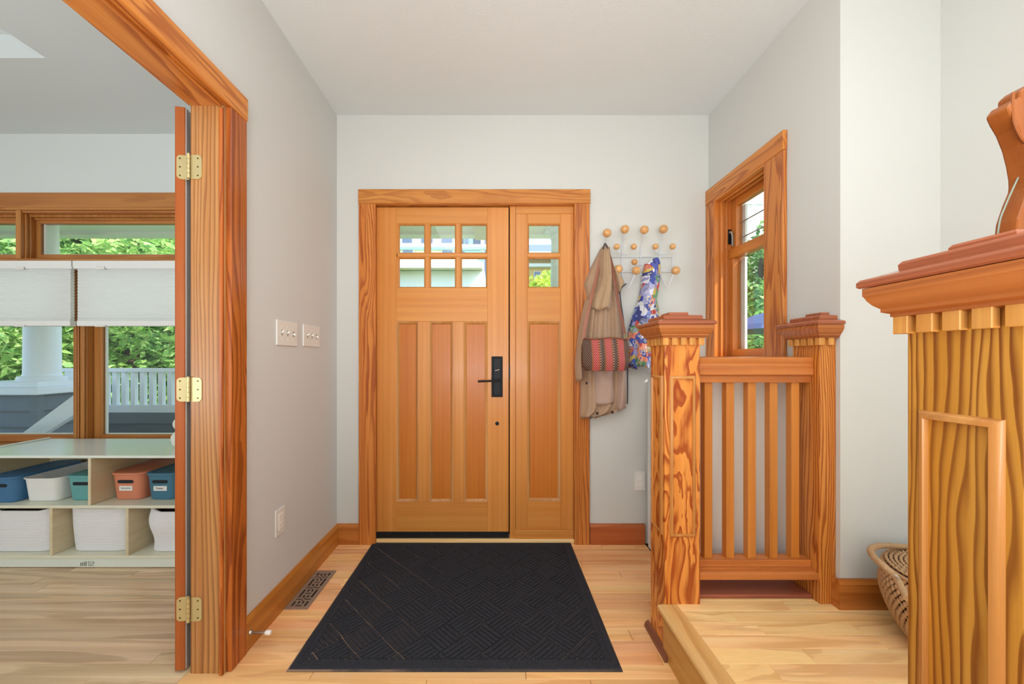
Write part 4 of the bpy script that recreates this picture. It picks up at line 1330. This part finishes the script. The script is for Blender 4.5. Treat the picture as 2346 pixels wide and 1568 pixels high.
# ------------------------------------------------------------------ cloth helper: closed hanging sheet with folds
def drape(rows, yf, yb, folds, seed, nu=40, nv=48, amp=.012, closed=True, zx=None):
    """rows = [(py, pxL, pxR[, depth])] in photo pixels; front at yf, back at yb"""
    r = random.Random(seed)
    ph = [r.uniform(0, 6.28) for _ in range(6)]
    m = MB()
    rs = []
    def samp(q):
        k = q * (len(rows) - 1)
        i = min(int(k), len(rows) - 2)
        t_ = k - i
        a, b = rows[i], rows[i + 1]
        return [a[c] + (b[c] - a[c]) * t_ for c in range(len(a))]
    ys = [rw[0] for rw in rows]
    for v in range(nv + 1):
        py = ys[0] + (ys[-1] - ys[0]) * v / nv
        i = 0
        while i < len(rows) - 2 and py > rows[i + 1][0]: i += 1
        a, b = rows[i], rows[i + 1]
        t_ = (py - a[0]) / max(1e-6, b[0] - a[0])
        L_, R_ = a[1] + (b[1] - a[1]) * t_, a[2] + (b[2] - a[2]) * t_
        dep = (a[3] + (b[3] - a[3]) * t_) if len(a) > 3 else 1.0
        q = v / nv
        ring = []
        for u in range(nu + 1):
            s_ = u / nu
            env = (sin(pi * min(1, max(0, s_))) ** .5)
            y = yf + (yb - yf) * (1 - env * dep)
            fold = amp * (sin(folds * pi * s_ + ph[0] + 1.3 * sin(q * 3 + ph[1])) + .5 * sin(folds * 2.3 * pi * s_ + ph[2] + q * 2.5) + .35 * sin(q * 9 + ph[3] + s_ * 5)) * env
            y += fold * min(1, .35 + dep)
            px = L_ + (R_ - L_) * s_
            yr = (yf + yb) / 2
            x, z = X(px, yr), Z(py + 3 * sin(s_ * folds * pi + ph[4]) * (1 if v == nv else 0), yr)
            ring.append((x, min(y, yb - .001), z))
        for u in range(nu, -1, -1):
            s_ = u / nu
            px = L_ + (R_ - L_) * s_
            yr = (yf + yb) / 2
            ring.append((X(px, yr), yb, Z(py, yr)))
        rs.append(ring)
    m.rings(rs, True, True)
    return m


zc = lambda L: [(550 + r_[0] / 3.646, 1310 + r_[1] / 3.646, 1310 + r_[2] / 3.646) + tuple(r_[3:]) for r_ in L]
# tan coat
ct = thing('coat', (X(1385, 2.40), 2.42, Z(560, 2.42)), 'tan raincoat hanging from the coat rack behind the woven bag', 'coat')
body = zc([(60, 250, 330, .5), (150, 205, 345, .7), (240, 160, 385, .8), (360, 112, 448, .9), (430, 128, 405, .9), (520, 140, 415, 1), (650, 118, 432, 1), (800, 100, 448, 1), (1000, 90, 460, 1), (1200, 82, 464, 1), (1400, 80, 462, .95), (1440, 78, 400, .9), (1483, 76, 240, .8)])
drape(body, 2.372, 2.452, 6, 4, 48, 60, .014).build('body', M['coat'], ct, smooth=True, angle=180)
drape(zc([(500, 120, 170, .6), (620, 88, 160, .8), (760, 62, 140, .9), (930, 44, 122, 1), (1060, 32, 105, 1), (1172, 40, 96, .9)]), 2.365, 2.425, 2, 8, 16, 36, .008).build('sleeve', M['coat'], ct, smooth=True, angle=180)
drape(zc([(45, 262, 308, .6), (110, 245, 322, .8), (200, 228, 335, 1), (320, 235, 345, 1), (420, 205, 348, 1), (500, 172, 345, 1), (560, 160, 340, 1), (580, 168, 330, 1)]), 2.335, 2.42, 3, 5, 26, 40, .009).build('hood', M['coat_top'], ct, smooth=True, angle=180)
drape(zc([(1085, 190, 355, 1), (1200, 186, 362, 1), (1365, 184, 370, .9)]), 2.352, 2.40, 1.6, 9, 20, 20, .005).build('front_panel', M['coat_in'], ct, smooth=True, angle=180)
drape(zc([(1085, 365, 455, 1), (1200, 368, 462, 1), (1340, 372, 464, .9), (1412, 375, 460, .8)]), 2.362, 2.41, 1.6, 12, 16, 20, .006).build('front_panel', M['coat_in'], ct, smooth=True, angle=180)
drape(zc([(205, 338, 350, .5), (280, 345, 395, .8), (350, 350, 452, .9), (400, 372, 420, .8), (440, 385, 405, .5)]), 2.350, 2.41, 2, 14, 16, 20, .006).build('collar', M['coat_top'], ct, smooth=True, angle=180)
MB().tube(smooth_path([P(1310 + a / 3.646, 550 + b / 3.646, 2.40) for a, b in ((455, 365), (405, 420), (412, 540), (432, 680), (462, 1000), (466, 1200), (464, 1370))], 6), .004, 8).build('dark_edge', M['coat_dark'], ct, smooth=True)
MB().tube(smooth_path([P(1310 + a / 3.646, 550 + b / 3.646, 2.372) for a, b in ((262, 75), (278, 30), (300, 75))], 6), .0045, 8).build('hanging_loop', M['coat_dark'], ct, smooth=True)
for a, b, yq in ((125, 1198, 2.372), (213, 1450, 2.372), (338, 1440, 2.372)):
    MB().lathe([(.0001, 0), (.0085, 0), (.0085, .003), (.005, .002), (.0001, .002)], (0, 0, 0), 14).xf(Matrix.Translation(P(1310 + a / 3.646, 550 + b / 3.646, yq - .018)) @ Matrix.Rotation(pi / 2, 4, 'X')).build('button', M['button'], ct, smooth=True)

# woven bag
YG = 2.300
bgx0, bgx1, bgz0, bgz1 = X(1332, YG), X(1440, YG), Z(850, YG), Z(777, YG)
bag = thing('handbag', ((bgx0 + bgx1) / 2, YG, bgz0), 'red, orange and black woven handbag hanging in front of the tan coat', 'bag')
rs = []
nz_ = 16
for k in range(nz_ + 1):
    q = k / nz_
    wv = 1 - .16 * (1 - min(1, q * 3.5)) ** 2 - .05 * max(0, q - .75) * 4
    dv = (1 - .25 * (1 - min(1, q * 3)) ** 2) * (1 - .72 * max(0, q - .35) / .65)
    xm, hx = (bgx0 + bgx1) / 2, (bgx1 - bgx0) / 2 * wv
    hy = .048 * dv
    ring = []
    for i in range(40):
        a = 2 * pi * i / 40
        ca, sa = cos(a), sin(a)
        ring.append((xm + hx * abs(ca) ** .6 * (1 if ca > 0 else -1), YG + hy * abs(sa) ** .7 * (1 if sa > 0 else -1), bgz0 + (bgz1 - bgz0) * q + .004 * sin((xm + hx * ca) * 30) * q))
    rs.append(ring)
MB().rings(rs).build('woven_body', M['bag'], bag, smooth=True, angle=60)
MB().tube([(bgx0 + .012 + (bgx1 - bgx0 - .024) * k / 20, YG - .014, bgz1 + .002 + .004 * sin((bgx0 + (bgx1 - bgx0) * k / 20) * 30)) for k in range(21)], .004, 8).build('zip_edge', M['strap'], bag, smooth=True)
b6 = lambda a, b, Y: P(1310 + a / 3.646, 550 + b / 3.646, Y)
MB().tube(smooth_path([b6(98, 818, YG), b6(112, 720, YG + .01), b6(138, 600, 2.33), b6(160, 500, 2.350), b6(200, 330, 2.385), b6(260, 90, 2.40)], 6), .0100, 8, flat=.25).build('strap', M['strap_p'], bag, smooth=True)
MB().tube(smooth_path([b6(442, 790, YG), b6(425, 700, YG + .01), b6(395, 560, 2.32), b6(368, 400, 2.335), b6(355, 320, 2.345), b6(318, 150, 2.385), b6(280, 80, 2.40)], 6), .0100, 8, flat=.25).build('strap', M['strap'], bag, smooth=True)
for a, b in ((97, 828), (90, 850), (447, 800), (452, 818)):
    c_ = Vector(b6(a, b, YG))
    MB().tube([c_ + Vector((.006 * cos(k * pi / 6), 0, .007 * sin(k * pi / 6))) for k in range(12)], .0018, 6, closed=True).build('ring', M['gold'], bag, smooth=True)
MB().tube(smooth_path([b6(455, 830, YG), b6(475, 825, YG - .01), b6(495, 800, YG - .01)], 5), .004, 6, flat=.4).build('zip_pull', M['strap_p'], bag, smooth=True)

# patterned dress
dz6 = thing('dress', (X(1480, 2.40), 2.40, Z(590, 2.40)), 'blue and red patterned child dress on the hook nearest the newel post', 'dress')
drape(zc([(150, 680, 745, .6), (195, 622, 756, .8), (300, 604, 752, 1), (400, 590, 740, 1), (490, 574, 722, 1), (500, 574, 722, 1)]), 2.36, 2.43, 3, 21, 26, 30, .007).build('bodice', M['dress'], dz6, smooth=True, angle=180)
drape(zc([(494, 572, 724, .9), (560, 550, 740, 1), (640, 522, 752, 1), (740, 494, 762, 1), (850, 480, 765, 1), (1035, 480, 768, 1), (1060, 495, 768, .9)]), 2.35, 2.44, 5, 22, 34, 36, .010).build('skirt', M['dress'], dz6, smooth=True, angle=180)
drape(zc([(1030, 484, 560, .9), (1076, 520, 550, .7)]), 2.362, 2.42, 2, 23, 12, 8, .004).build('hem_tail', M['dress'], dz6, smooth=True, angle=180)

# ------------------------------------------------------------------ basket on the landing (woven seagrass, loop handle)
kb = thing('woven_basket', (1.535, 1.285, LZ), 'lidded woven seagrass basket with rope handle on the landing behind the large newel post', 'basket')
bc = (1.545, 1.265)
z0b, z1b = LZ + .002, .452


def bprof(q):   # radius by height share
    return .120 + .085 * sin(min(1, q * 1.25) * pi / 2) ** .9 - .012 * max(0, q - .8) * 5


MB().lathe([(bprof(k / 12) - .007, z0b + (z1b - z0b) * k / 12) for k in range(13)], (bc[0], bc[1], 0), 48).build('core', M['basket_gap'], kb, smooth=True, angle=80)
ws = MB()
nrow, ncol = 18, 62
for r_ in range(nrow):
    q = (r_ + .5) / nrow
    for c_ in range(ncol):
        a = 2 * pi * (c_ + (.5 if r_ % 2 else 0)) / ncol
        if sin(a) > .75: continue
        R_ = bprof(q)
        z = z0b + (z1b - z0b) * q
        hh = (z1b - z0b) / nrow * .78
        p_ = []
        for s_, dr_ in ((-1, -.004), (-.35, .002), (.35, .002), (1, -.004)):
            aa = a + s_ * .022
            qq = min(1, max(0, q + s_ * .033))
            p_.append((bc[0] + (bprof(qq) + dr_) * cos(aa), bc[1] + (bprof(qq) + dr_) * sin(aa), z + s_ * hh))
        ws.tube(p_, [.0035, .0068, .0068, .0035], 6)
ws.build('weave', M['seagrass'], kb, smooth=True, angle=80, kind='stuff')
# horizontal rows binding the weave
for r_ in range(0, nrow + 1, 3):
    q = r_ / nrow
    R_ = bprof(q) + .001
    MB().tube([(bc[0] + R_ * cos(2 * pi * k / 60), bc[1] + R_ * sin(2 * pi * k / 60), z0b + (z1b - z0b) * q) for k in range(60)], .0035, 6, closed=True).build('binding', M['seagrass'], kb, smooth=True)
ldm = MB()
ldm.lathe([(.195, 0), (.197, .006), (.185, .014), (.10, .022), (.0001, .024)], (bc[0], bc[1], z1b), 48)
lid_ = ldm.build('lid', M['basket_gap'], kb, smooth=True, angle=80)
lw = MB()
for ri, R_ in enumerate([.190 - .0125 * k for k in range(14)]):
    n_ = max(8, int(2 * pi * R_ / .020))
    for k in range(n_):
        a = 2 * pi * (k + .5 * (ri % 2)) / n_
        zz = z1b + .014 + .008 * (1 - R_ / .24)
        p_ = [(bc[0] + (R_ + dr_) * cos(a + s_ * .0095 / R_), bc[1] + (R_ + dr_) * sin(a + s_ * .0095 / R_), zz + dz_) for s_, dr_, dz_ in ((-1, .003, -.003), (0, 0, .002), (1, -.003, -.003))]
        lw.tube(p_, [.003, .0058, .003], 6)
lw.build('lid_weave', M['seagrass'], lid_, smooth=True, angle=80, kind='stuff')
MB().tube([(bc[0] + .199 * cos(2 * pi * k / 60), bc[1] + .199 * sin(2 * pi * k / 60), z1b + .004) for k in range(60)], .0062, 8, closed=True).build('rim', M['seagrass'], kb, smooth=True)
hp_ = smooth_path([P(2078, 1372, 1.10), P(2053, 1325, 1.165), P(2027, 1300, 1.20), P(2003, 1278, 1.25), P(1995, 1262, 1.31), P(2006, 1253, 1.37), P(2035, 1251, 1.41), P(2078, 1254, 1.44)], 8)
MB().tube(hp_, [.0095 + .0012 * sin(k * 2.2) for k in range(len(hp_))], 10).build('handle', M['seagrass'], kb, smooth=True, angle=80)
MB().tube(smooth_path([P(2050, 1318, 1.155), P(2057, 1324, 1.150), P(2059, 1331, 1.150), P(2053, 1333, 1.150)], 5), .003, 8).build('clip', M['silver'], kb, smooth=True)

# ------------------------------------------------------------------ carved ornament on the near newel
zo = lambda a, b, Y=.585: P(2200 + a / 4.123, 180 + b / 4.123, Y)
YO0, YO1 = .570, .598
outl = [(410, 1470), (430, 1360), (490, 1180), (545, 1050), (550, 1000), (548, 930), (525, 800), (490, 660), (430, 510), (370, 410), (334, 335), (340, 318), (385, 255), (448, 242), (450, 175), (470, 155), (512, 115), (545, 108), (580, 114), (575, 300), (590, 400), (640, 500), (740, 600), (860, 650), (900, 760), (860, 900), (760, 1000), (720, 1150), (760, 1300), (820, 1470)]
pts = [(zo(a, b)[0], zo(a, b)[2]) for a, b in outl]
zmin = 1.3725 - .015 + .0002
pts[0] = (pts[0][0], zmin); pts[-1] = (pts[-1][0], zmin)
on = thing('carved_ornament', (pts[0][0] + .05, .585, zmin), 'carved wooden ornament with notched tip standing on the large newel cap', 'ornament')
MB().prism(pts, 'Y', YO0, YO1).build('carved_body', M['orn'], on, bevel=.003, seg=2)
rdg = smooth_path([zo(a, b, YO0) for a, b in ((500, 130), (497, 260), (508, 400), (545, 500), (600, 590), (700, 680))], 5)
MB().tube(rdg, .0018, 6).build('carved_ridge', M['orn'], on, smooth=True)
MB().tube(smooth_path([zo(548, 935), zo(480, 1080), zo(420, 1220), zo(375, 1340), (zo(345, 1440)[0], .585, zmin + .001)], 6), .0011, 6).build('string', M['lace'], on, smooth=True)

# ------------------------------------------------------------------ outdoors: ground, porch
MB().box(-60, 60, 2.80, 70, -1.0, -.9).build('ground', M['lawn'], kind=S)
MB().box(1.9, 60, -30, 2.80, -1.0, -.9).build('ground_side', M['lawn'], kind=S)
MB().box(-8, 1.6, 2.62, 4.9, -.16, -.08).build('porch_floor', M['deckfloor'], kind=S)
MB().box(-9, 2.2, 2.80, 4.75, 2.70, 2.78).box(-9, 2.2, 4.60, 4.75, 2.665, 2.70).build('porch_ceiling', M['soffit'], kind=S)
MB().box(-0.25, .12, 2.9, 4.6, 2.60, 2.70).build('porch_beam', M['beam'], kind=S)


def column(px, Y, r, zb, ztop, label, ped=None):
    x = X(px, Y)
    t = thing('porch_column', (x, Y, zb), label, 'column')
    MB().lathe([(r * 1.02, zb + .07), (r, zb + .5), (r * .86, ztop - .12)], (x, Y, 0), 32).build('shaft', M['ext_white'], t, smooth=True)
    MB().lathe([(r * 1.30, zb + .0), (r * 1.34, zb + .02), (r * 1.30, zb + .045), (r * 1.08, zb + .05), (r * 1.02, zb + .07)], (x, Y, 0), 32).build('base', M['ext_white'], t, smooth=True)
    MB().lathe([(r * .86, ztop - .14), (r * 1.0, ztop - .12), (r * 1.0, ztop - .10), (r * .9, ztop - .09), (r * 1.25, ztop - .04), (r * 1.25, ztop - .03)], (x, Y, 0), 32).build('capital', M['ext_white'], t, smooth=True)
    bx('abacus', M['ext_white'], t, x - r * 1.35, x + r * 1.35, Y - r * 1.35, Y + r * 1.35, ztop - .03, ztop, .003)
    return t, x


c1, cx1 = column(97.5, 3.90, .130, .965, 2.70, 'thick white round porch column standing on the shingled pedestal')
c2, cx2 = column(1284, 4.45, .125, -.08, 2.70, 'slender white round porch column seen through the sidelight')
# pedestal
pdx1, pdy0 = X(85, 3.70), 3.70
pdx0, pdy1 = pdx1 - .62, 4.08
pdl = thing('porch_pedestal', ((pdx0 + pdx1) / 2, (pdy0 + pdy1) / 2, -.08), 'grey shingled porch pedestal with white ledge under the thick column', 'pedestal')
bx('core', M['shingle_d'], pdl, pdx0 + .01, pdx1 - .01, pdy0 + .01, pdy1 - .01, -.08, .84, 0)
for k in range(6):
    z0_, z1_ = -.08 + k * .153, -.08 + (k + 1) * .153
    MB().rings([[(pdx0 - .018, pdy0 - .018, z0_), (pdx1 + .018, pdy0 - .018, z0_), (pdx1 + .018, pdy1, z0_), (pdx0, pdy1, z0_)], [(pdx0 + .006, pdy0 + .006, z1_), (pdx1 - .006, pdy0 + .006, z1_), (pdx1 - .006, pdy1, z1_), (pdx0, pdy1, z1_)]]).build('shingle_course', M['shingle'], pdl)
bx('corner_board', M['shingle'], pdl, pdx1 - .06, pdx1 + .014, pdy0 - .014, pdy0 + .05, -.08, .84, .002)
bx('ledge', M['ext_white'], pdl, pdx0 - .05, pdx1 + .05, pdy0 - .05, pdy1 + .03, .84, .91, .008)
bx('plinth', M['ext_white'], pdl, pdx0 + .02, pdx1 - .0, pdy0 + .0, pdy1 - .0, .91, .965, .004)

MB().box(XR + .14, 2.24, -1.0, 2.9, 2.75, 2.90).build('eave_sun_blocker', M['soffit'], kind=S)  # unseen eave, added to keep sun off the upper sash
# porch railing
YP = 4.60
rl = thing('porch_railing', (X(270, YP), YP, -.08), 'white baluster railing along the porch edge beyond the playroom window', 'railing')
rx0, rx1 = X(140, YP), -1.6
bx('top_rail', M['ext_white'], rl, rx0, rx1, YP - .05, YP + .05, 1.03, 1.075, .004)
bx('bottom_rail', M['ext_white'], rl, rx0, rx1, YP - .04, YP + .04, .55, .64, .004)
k, b0 = 0, None
x_ = rx0 + .30
while x_ < rx1 - .06:
    if b0 is None: b0 = bx('baluster', M['ext_white'], rl, x_, x_ + .055, YP - .024, YP + .024, .64, 1.03, .002); xb = x_
    else:
        o = b0.copy(); o.location = (x_ - xb, 0, 0); C.objects.link(o)
    x_ += .109
bx('end_post', M['ext_white'], rl, rx0 + .10, rx0 + .21, YP - .055, YP + .055, -.08, 1.03, .003)
wl = thing('porch_wall', (X(270, YP), YP, -.08), 'grey shingled low porch wall under the white railing', 'porch wall')
for k in range(5):
    z0_, z1_ = -.08 + k * .126, -.08 + (k + 1) * .126
    MB().prism([(YP - .05, z0_), (YP - .035, z1_), (YP + .03, z1_), (YP + .03, z0_)], 'X', rx0 + .22, rx1).build('shingle_course', M['shingle_d'] if k % 2 else M['shingle'], wl)
# white stair stringer slanting down across the porch
a_, b_, c_, d_ = (Z(y_, 3.45) for y_ in (1138, 890, 938, 1186))
d_ = -.079
xa, xb_ = X(-138, 3.45), X(197, 3.45)
MB().prism([(xa, a_), (xb_, b_), (xb_, c_), (xa, d_)], 'Y', 3.42, 3.48).build('stair_stringer', M['ext_white'], label='slanting white stair stringer crossing the porch pedestal', cat='stair rail', bevel=.003, loc=(xa, 3.45, d_))


# ------------------------------------------------------------------ foliage
def foliage_mesh(name, n, blobs, mat, size=.13, seed=1, zmin=-.8):
    r = random.Random(seed)
    vs, fs = [], []
    for i in range(n):
        bx_, by_, bz_, br, bh = blobs[r.randrange(len(blobs))]
        while True:
            p = Vector((r.uniform(-1, 1), r.uniform(-1, 1), r.uniform(-1, 1)))
            if .25 < p.length < 1: break
        p = p.normalized() * (p.length ** .4)
        c = Vector((bx_ + p.x * br, by_ + p.y * br, bz_ + p.z * bh))
        if c.z < zmin: continue
        a = Vector((r.uniform(-1, 1), r.uniform(-1, 1), r.uniform(-.7, .7))).normalized()
        b = a.cross(Vector((r.uniform(-1, 1), r.uniform(-1, 1), r.uniform(-1, 1)))).normalized()
        s_ = size * r.uniform(.6, 1.3)
        k = len(vs)
        vs += [c - a * s_, c + b * s_ * .42, c + a * s_, c - b * s_ * .42]
        fs.append((k, k + 1, k + 2, k + 3))
    me = bpy.data.meshes.new(name)
    me.from_pydata([tuple(v) for v in vs], [], fs)
    me.materials.append(mat)
    me.update()
    return me


def blobset(seed, h, w_):
    r = random.Random(seed)
    out = []
    for i in range(16):
        z = r.uniform(.1, 1)
        rad = w_ * (.55 - .25 * abs(z - .5))
        out.append((r.uniform(-1, 1) * w_ * .6, r.uniform(-1, 1) * w_ * .6, h * z, rad, rad * .9))
    return out


fms = [foliage_mesh('tree_leaves', 15000, blobset(s_, 5.6, 2.3), M[m_], .105, s_, -.2) for s_, m_ in ((1, 'leaf'), (2, 'leaf_d'), (3, 'leaf'))]
trunk = MB().tube([(0, 0, -.95), (.05, 0, .5), (-.05, .1, 2.2), (.1, 0, 4.2)], [.18, .14, .10, .05], 8)
tme = None
TL = ['broad green tree beyond the porch railing, seen {}']
spots = [(-7.2, 7.6, 1.0, 0, 'at the open door leaf edge of the playroom window'), (-9.2, 8.4, 1.0, 1, 'through the right-hand playroom pane'),
         (-11.4, 9.0, 1.1, 2, 'between the mullion and the thick column'), (-13.0, 10.2, 1.15, 0, 'behind the thick porch column'), (-8.0, 6.6, .62, 2, 'lowest over the white railing'),
         (-14.6, 9.4, 1.2, 1, 'at the outer edge of the playroom window'), (-10.4, 11.6, 1.3, 0, 'tallest at the back of the porch view'), (-7.6, 9.4, 1.1, 1, 'behind the trees by the door leaf')]
for i, (x_, y_, s_, k, txt) in enumerate(spots):
    t = thing('tree', (x_, y_, -.9), 'leafy green tree beyond the porch, ' + txt, 'tree', 'trees beyond the porch')
    f = bpy.data.objects.new('foliage', fms[k]); f.parent = t; f.scale = (s_, s_, s_ * .95); f.rotation_euler = (0, 0, i * 1.3); f['kind'] = 'stuff'; C.objects.link(f)
    if tme is None:
        tr_o = trunk.build('trunk', M['bark']); tme = tr_o.data; tr_o.parent = t; tr_o.location = (0, 0, .9)
    else:
        tr_o = bpy.data.objects.new('trunk', tme); tr_o.parent = t; tr_o.location = (0, 0, .9); C.objects.link(tr_o)
    tr_o.scale = (s_, s_, s_)
# side-garden trees outside the right-hand window
for i, (x_, y_, s_, k, txt) in enumerate([(4.75, 7.0, .74, 1, 'green garden tree outside the side window behind the parasol'), (6.3, 8.4, .66, 0, 'garden tree outside the side window below the white deck'), (3.95, 6.0, .42, 2, 'low garden shrub outside the side window')]):
    t = thing('tree', (x_, y_, -.9), txt, 'tree', 'garden trees outside the side window')
    f = bpy.data.objects.new('foliage', fms[k]); f.parent = t; f.scale = (s_,) * 3; f.rotation_euler = (0, 0, i * 2.1); f['kind'] = 'stuff'; C.objects.link(f)
    tr_o = bpy.data.objects.new('trunk', tme); tr_o.parent = t; tr_o.location = (0, 0, .9); tr_o.scale = (s_,) * 3; C.objects.link(tr_o)
# yellow-green shrub outside the sidelight
sh = thing('shrub', (X(1232, 7.5), 7.5, -.9), 'bright yellow-green shrub seen in the lower sidelight pane', 'shrub')
f = bpy.data.objects.new('foliage', foliage_mesh('shrub_leaves', 2600, [(0, 0, 2.7, .55, 1.0), (.25, .1, 3.1, .4, .75), (-.5, .2, 2.75, .4, .9), (0, 0, 1.4, .6, 1.0)], M['leaf_y'], .08, 9, 0)); f.parent = sh; f['kind'] = 'stuff'; C.objects.link(f)
MB().tube([(0, 0, 0), (.02, 0, 1.2), (0, .03, 2.2)], [.05, .04, .02], 8).build('stem', M['bark']).parent = sh

# parasol and upper deck outside the side window
ps = thing('parasol', (3.05, 4.35, -.9), 'dark blue garden parasol outside the side window', 'parasol')
MB().lathe([(.62, 1.50), (.52, 1.56), (.22, 1.68), (.0001, 1.74)], (3.15, 4.4, 0), 8).build('canopy', M['parasol'], ps)
MB().tube([(3.15, 4.4, -.9), (3.15, 4.4, 1.7)], .022, 8).build('pole', M['ext_white'], ps, smooth=True)
YK = 9.6
dk = thing('upper_deck', (6.2, YK, -.9), 'white balustraded upper deck of the neighbouring house outside the side window', 'deck')
kz = lambda y_: Z(y_, YK)
bx('top_rail', M['ext_white'], dk, 5.2, 8.2, YK - .06, YK + .06, kz(470), kz(458), 0)
bx('deck_edge', M['ext_white'], dk, 5.2, 8.2, YK - .08, YK + .5, kz(552), kz(530), 0)
x_, b0 = 5.25, None
while x_ < 8.1:
    if b0 is None: b0 = bx('baluster', M['ext_white'], dk, x_, x_ + .13, YK - .03, YK + .03, kz(530), kz(470), 0); xb = x_
    else:
        o = b0.copy(); o.location = (x_ - xb, 0, 0); C.objects.link(o)
    x_ += .24
for x_ in (5.3, 8.0):
    bx('post', M['ext_white'], dk, x_, x_ + .2, YK + .1, YK + .3, -.9, kz(552), 0)
bx('house_wall', M['cream'], dk, 4.2, 9.5, YK + .5, YK + .8, -.9, 6.5, 0)

# ------------------------------------------------------------------ houses across the street
YH = 14.0
hx = lambda px: X(px, YH)
hz = lambda py: Z(py, YH)
h1 = thing('house', (hx(960), YH, -.9), 'cream house across the street with a pale shingled porch roof', 'house')
bx('upper_wall', M['cream'], h1, hx(780), hx(1052), YH, YH + 4, hz(566), hz(440), 0)
bx('upper_wall', M['cream'], h1, hx(780), hx(1052), YH, YH + 4, hz(600), hz(571), 0)
bx('ledge', M['ext_white'], h1, hx(780), hx(1120), YH - .12, YH, Z(566, YH - .12), Z(560, YH - .12), 0)
bx('gutter', M['teal'], h1, hx(780), hx(1120), YH - .12, YH + .01, Z(572, YH - .12), Z(566, YH - .12), 0)
for a, b in ((884, 904), (923, 945), (966, 992), (1013, 1037)):
    wf = bx('window', M['ext_white'], h1, hx(a - 2), hx(b + 2), YH - .06, YH, hz(560), hz(515), 0)
    bx('pane', M['pane_d'], wf, hx(a), hx(b), YH - .09, YH - .06, hz(558), hz(517), 0)
for a, b in ((924, 947), (1014, 1037)):
    wf = bx('window', M['ext_white'], h1, hx(a - 2), hx(b + 2), YH - .06, YH, hz(592), hz(574), 0)
    bx('pane', M['pane_d'], wf, hx(a), hx(b), YH - .09, YH - .06, hz(591), hz(576), 0)
# shingled lower roof in courses
nC = 4
for k in range(nC):
    q0, q1 = k / nC, (k + 1) / nC
    zA, zB = hz(630) + (hz(594) - hz(630)) * q0, hz(630) + (hz(594) - hz(630)) * q1
    yA, yB = YH - 1.5 + 1.5 * q0, YH - 1.5 + 1.5 * q1
    off = .0 if k % 2 else .28
    x_ = hx(800) + off
    while x_ < hx(1108) - .5 * 0:
        xe = min(x_ + .56, hx(1108))
        MB().add([(x_ + .01, yA - .02, zA - .01), (xe - .01, yA - .02, zA - .01), (xe - .01, yB, zB), (x_ + .01, yB, zB), (x_ + .01, yA - .02, zA - .05), (xe - .01, yA - .02, zA - .05), (xe - .01, yB, zB - .05), (x_ + .01, yB, zB - .05)],
                 [(0, 1, 2, 3), (4, 7, 6, 5), (0, 4, 5, 1), (1, 5, 6, 2), (2, 6, 7, 3), (3, 7, 4, 0)]).build('shingle', M['roofc'], h1)
        x_ += .56
MB().prism([(YH - 1.49, hz(633)), (YH, hz(598)), (YH, hz(633))], 'X', hx(800), hx(1108)).build('porch_roof', M['roofc'], h1)
bx('fascia', M['ext_white'], h1, hx(800), hx(1108), YH - 1.56, YH - 1.50, hz(637), hz(631), 0)
bx('lower_wall', M['ext_white'], h1, hx(780), hx(1112), YH - .9, YH + .45, -.9, hz(634), 0)
h2 = thing('house', (hx(1085), YH + 1, -.9), 'teal and blue house with white post next to the cream house', 'house')
bx('wall', M['dkblue'], h2, hx(1053), hx(1150), YH + .5, YH + 4, -.9, hz(430), 0)
bx('post', M['ext_white'], h2, hx(1101), hx(1109), YH + .2, YH + .45, -.9, hz(450), 0)
wf = bx('window', M['teal'], h2, hx(1060), hx(1082), YH + .40, YH + .5, hz(556), hz(520), 0)
bx('pane', M['pane_d'], wf, hx(1063), hx(1072), YH + .36, YH + .40, hz(552), hz(524), 0)
MB().prism([(hx(1070), hz(604)), (hx(1112), hz(604)), (hx(1112), hz(628))], 'Y', YH - 1.62, YH - 1.58).build('gable', M['teal'], h2)
h3 = thing('house', (X(1240, 13), 13, -.9), 'tan house with blue roof seen through the sidelight panes', 'house')
YT = 13.0
bx('wall', M['tan'], h3, X(1196, YT), X(1330, YT), YT + .3, YT + 3, -.9, Z(585, YT), 0)
MB().prism([(YT - .3, Z(585, YT)), (YT + 3, Z(500, YT)), (YT + 3, Z(585, YT))], 'X', X(1190, YT), X(1340, YT)).build('roof', M['dkblue'], h3)
bx('eave', M['ext_white'], h3, X(1190, YT), X(1340, YT), YT - .36, YT - .2, Z(590, YT), Z(583, YT), 0)
bx('balcony_band', M['ext_white'], h3, X(1196, YT), X(1330, YT), YT + .1, YT + .3, Z(609, YT), Z(602, YT), 0)
for a, b in ((1226, 1240),):
    wf = bx('window', M['ext_white'], h3, X(a - 1, YT), X(b + 1, YT), YT + .26, YT + .3, Z(640, YT), Z(618, YT), 0)
    bx('pane', M['pane_d'], wf, X(a, YT), X(b, YT), YT + .24, YT + .26, Z(639, YT), Z(619, YT), 0)

# drop the helper properties
for o in bpy.data.objects:
    for k in ('_ox', '_oy', '_oz'):
        if k in o: del o[k]
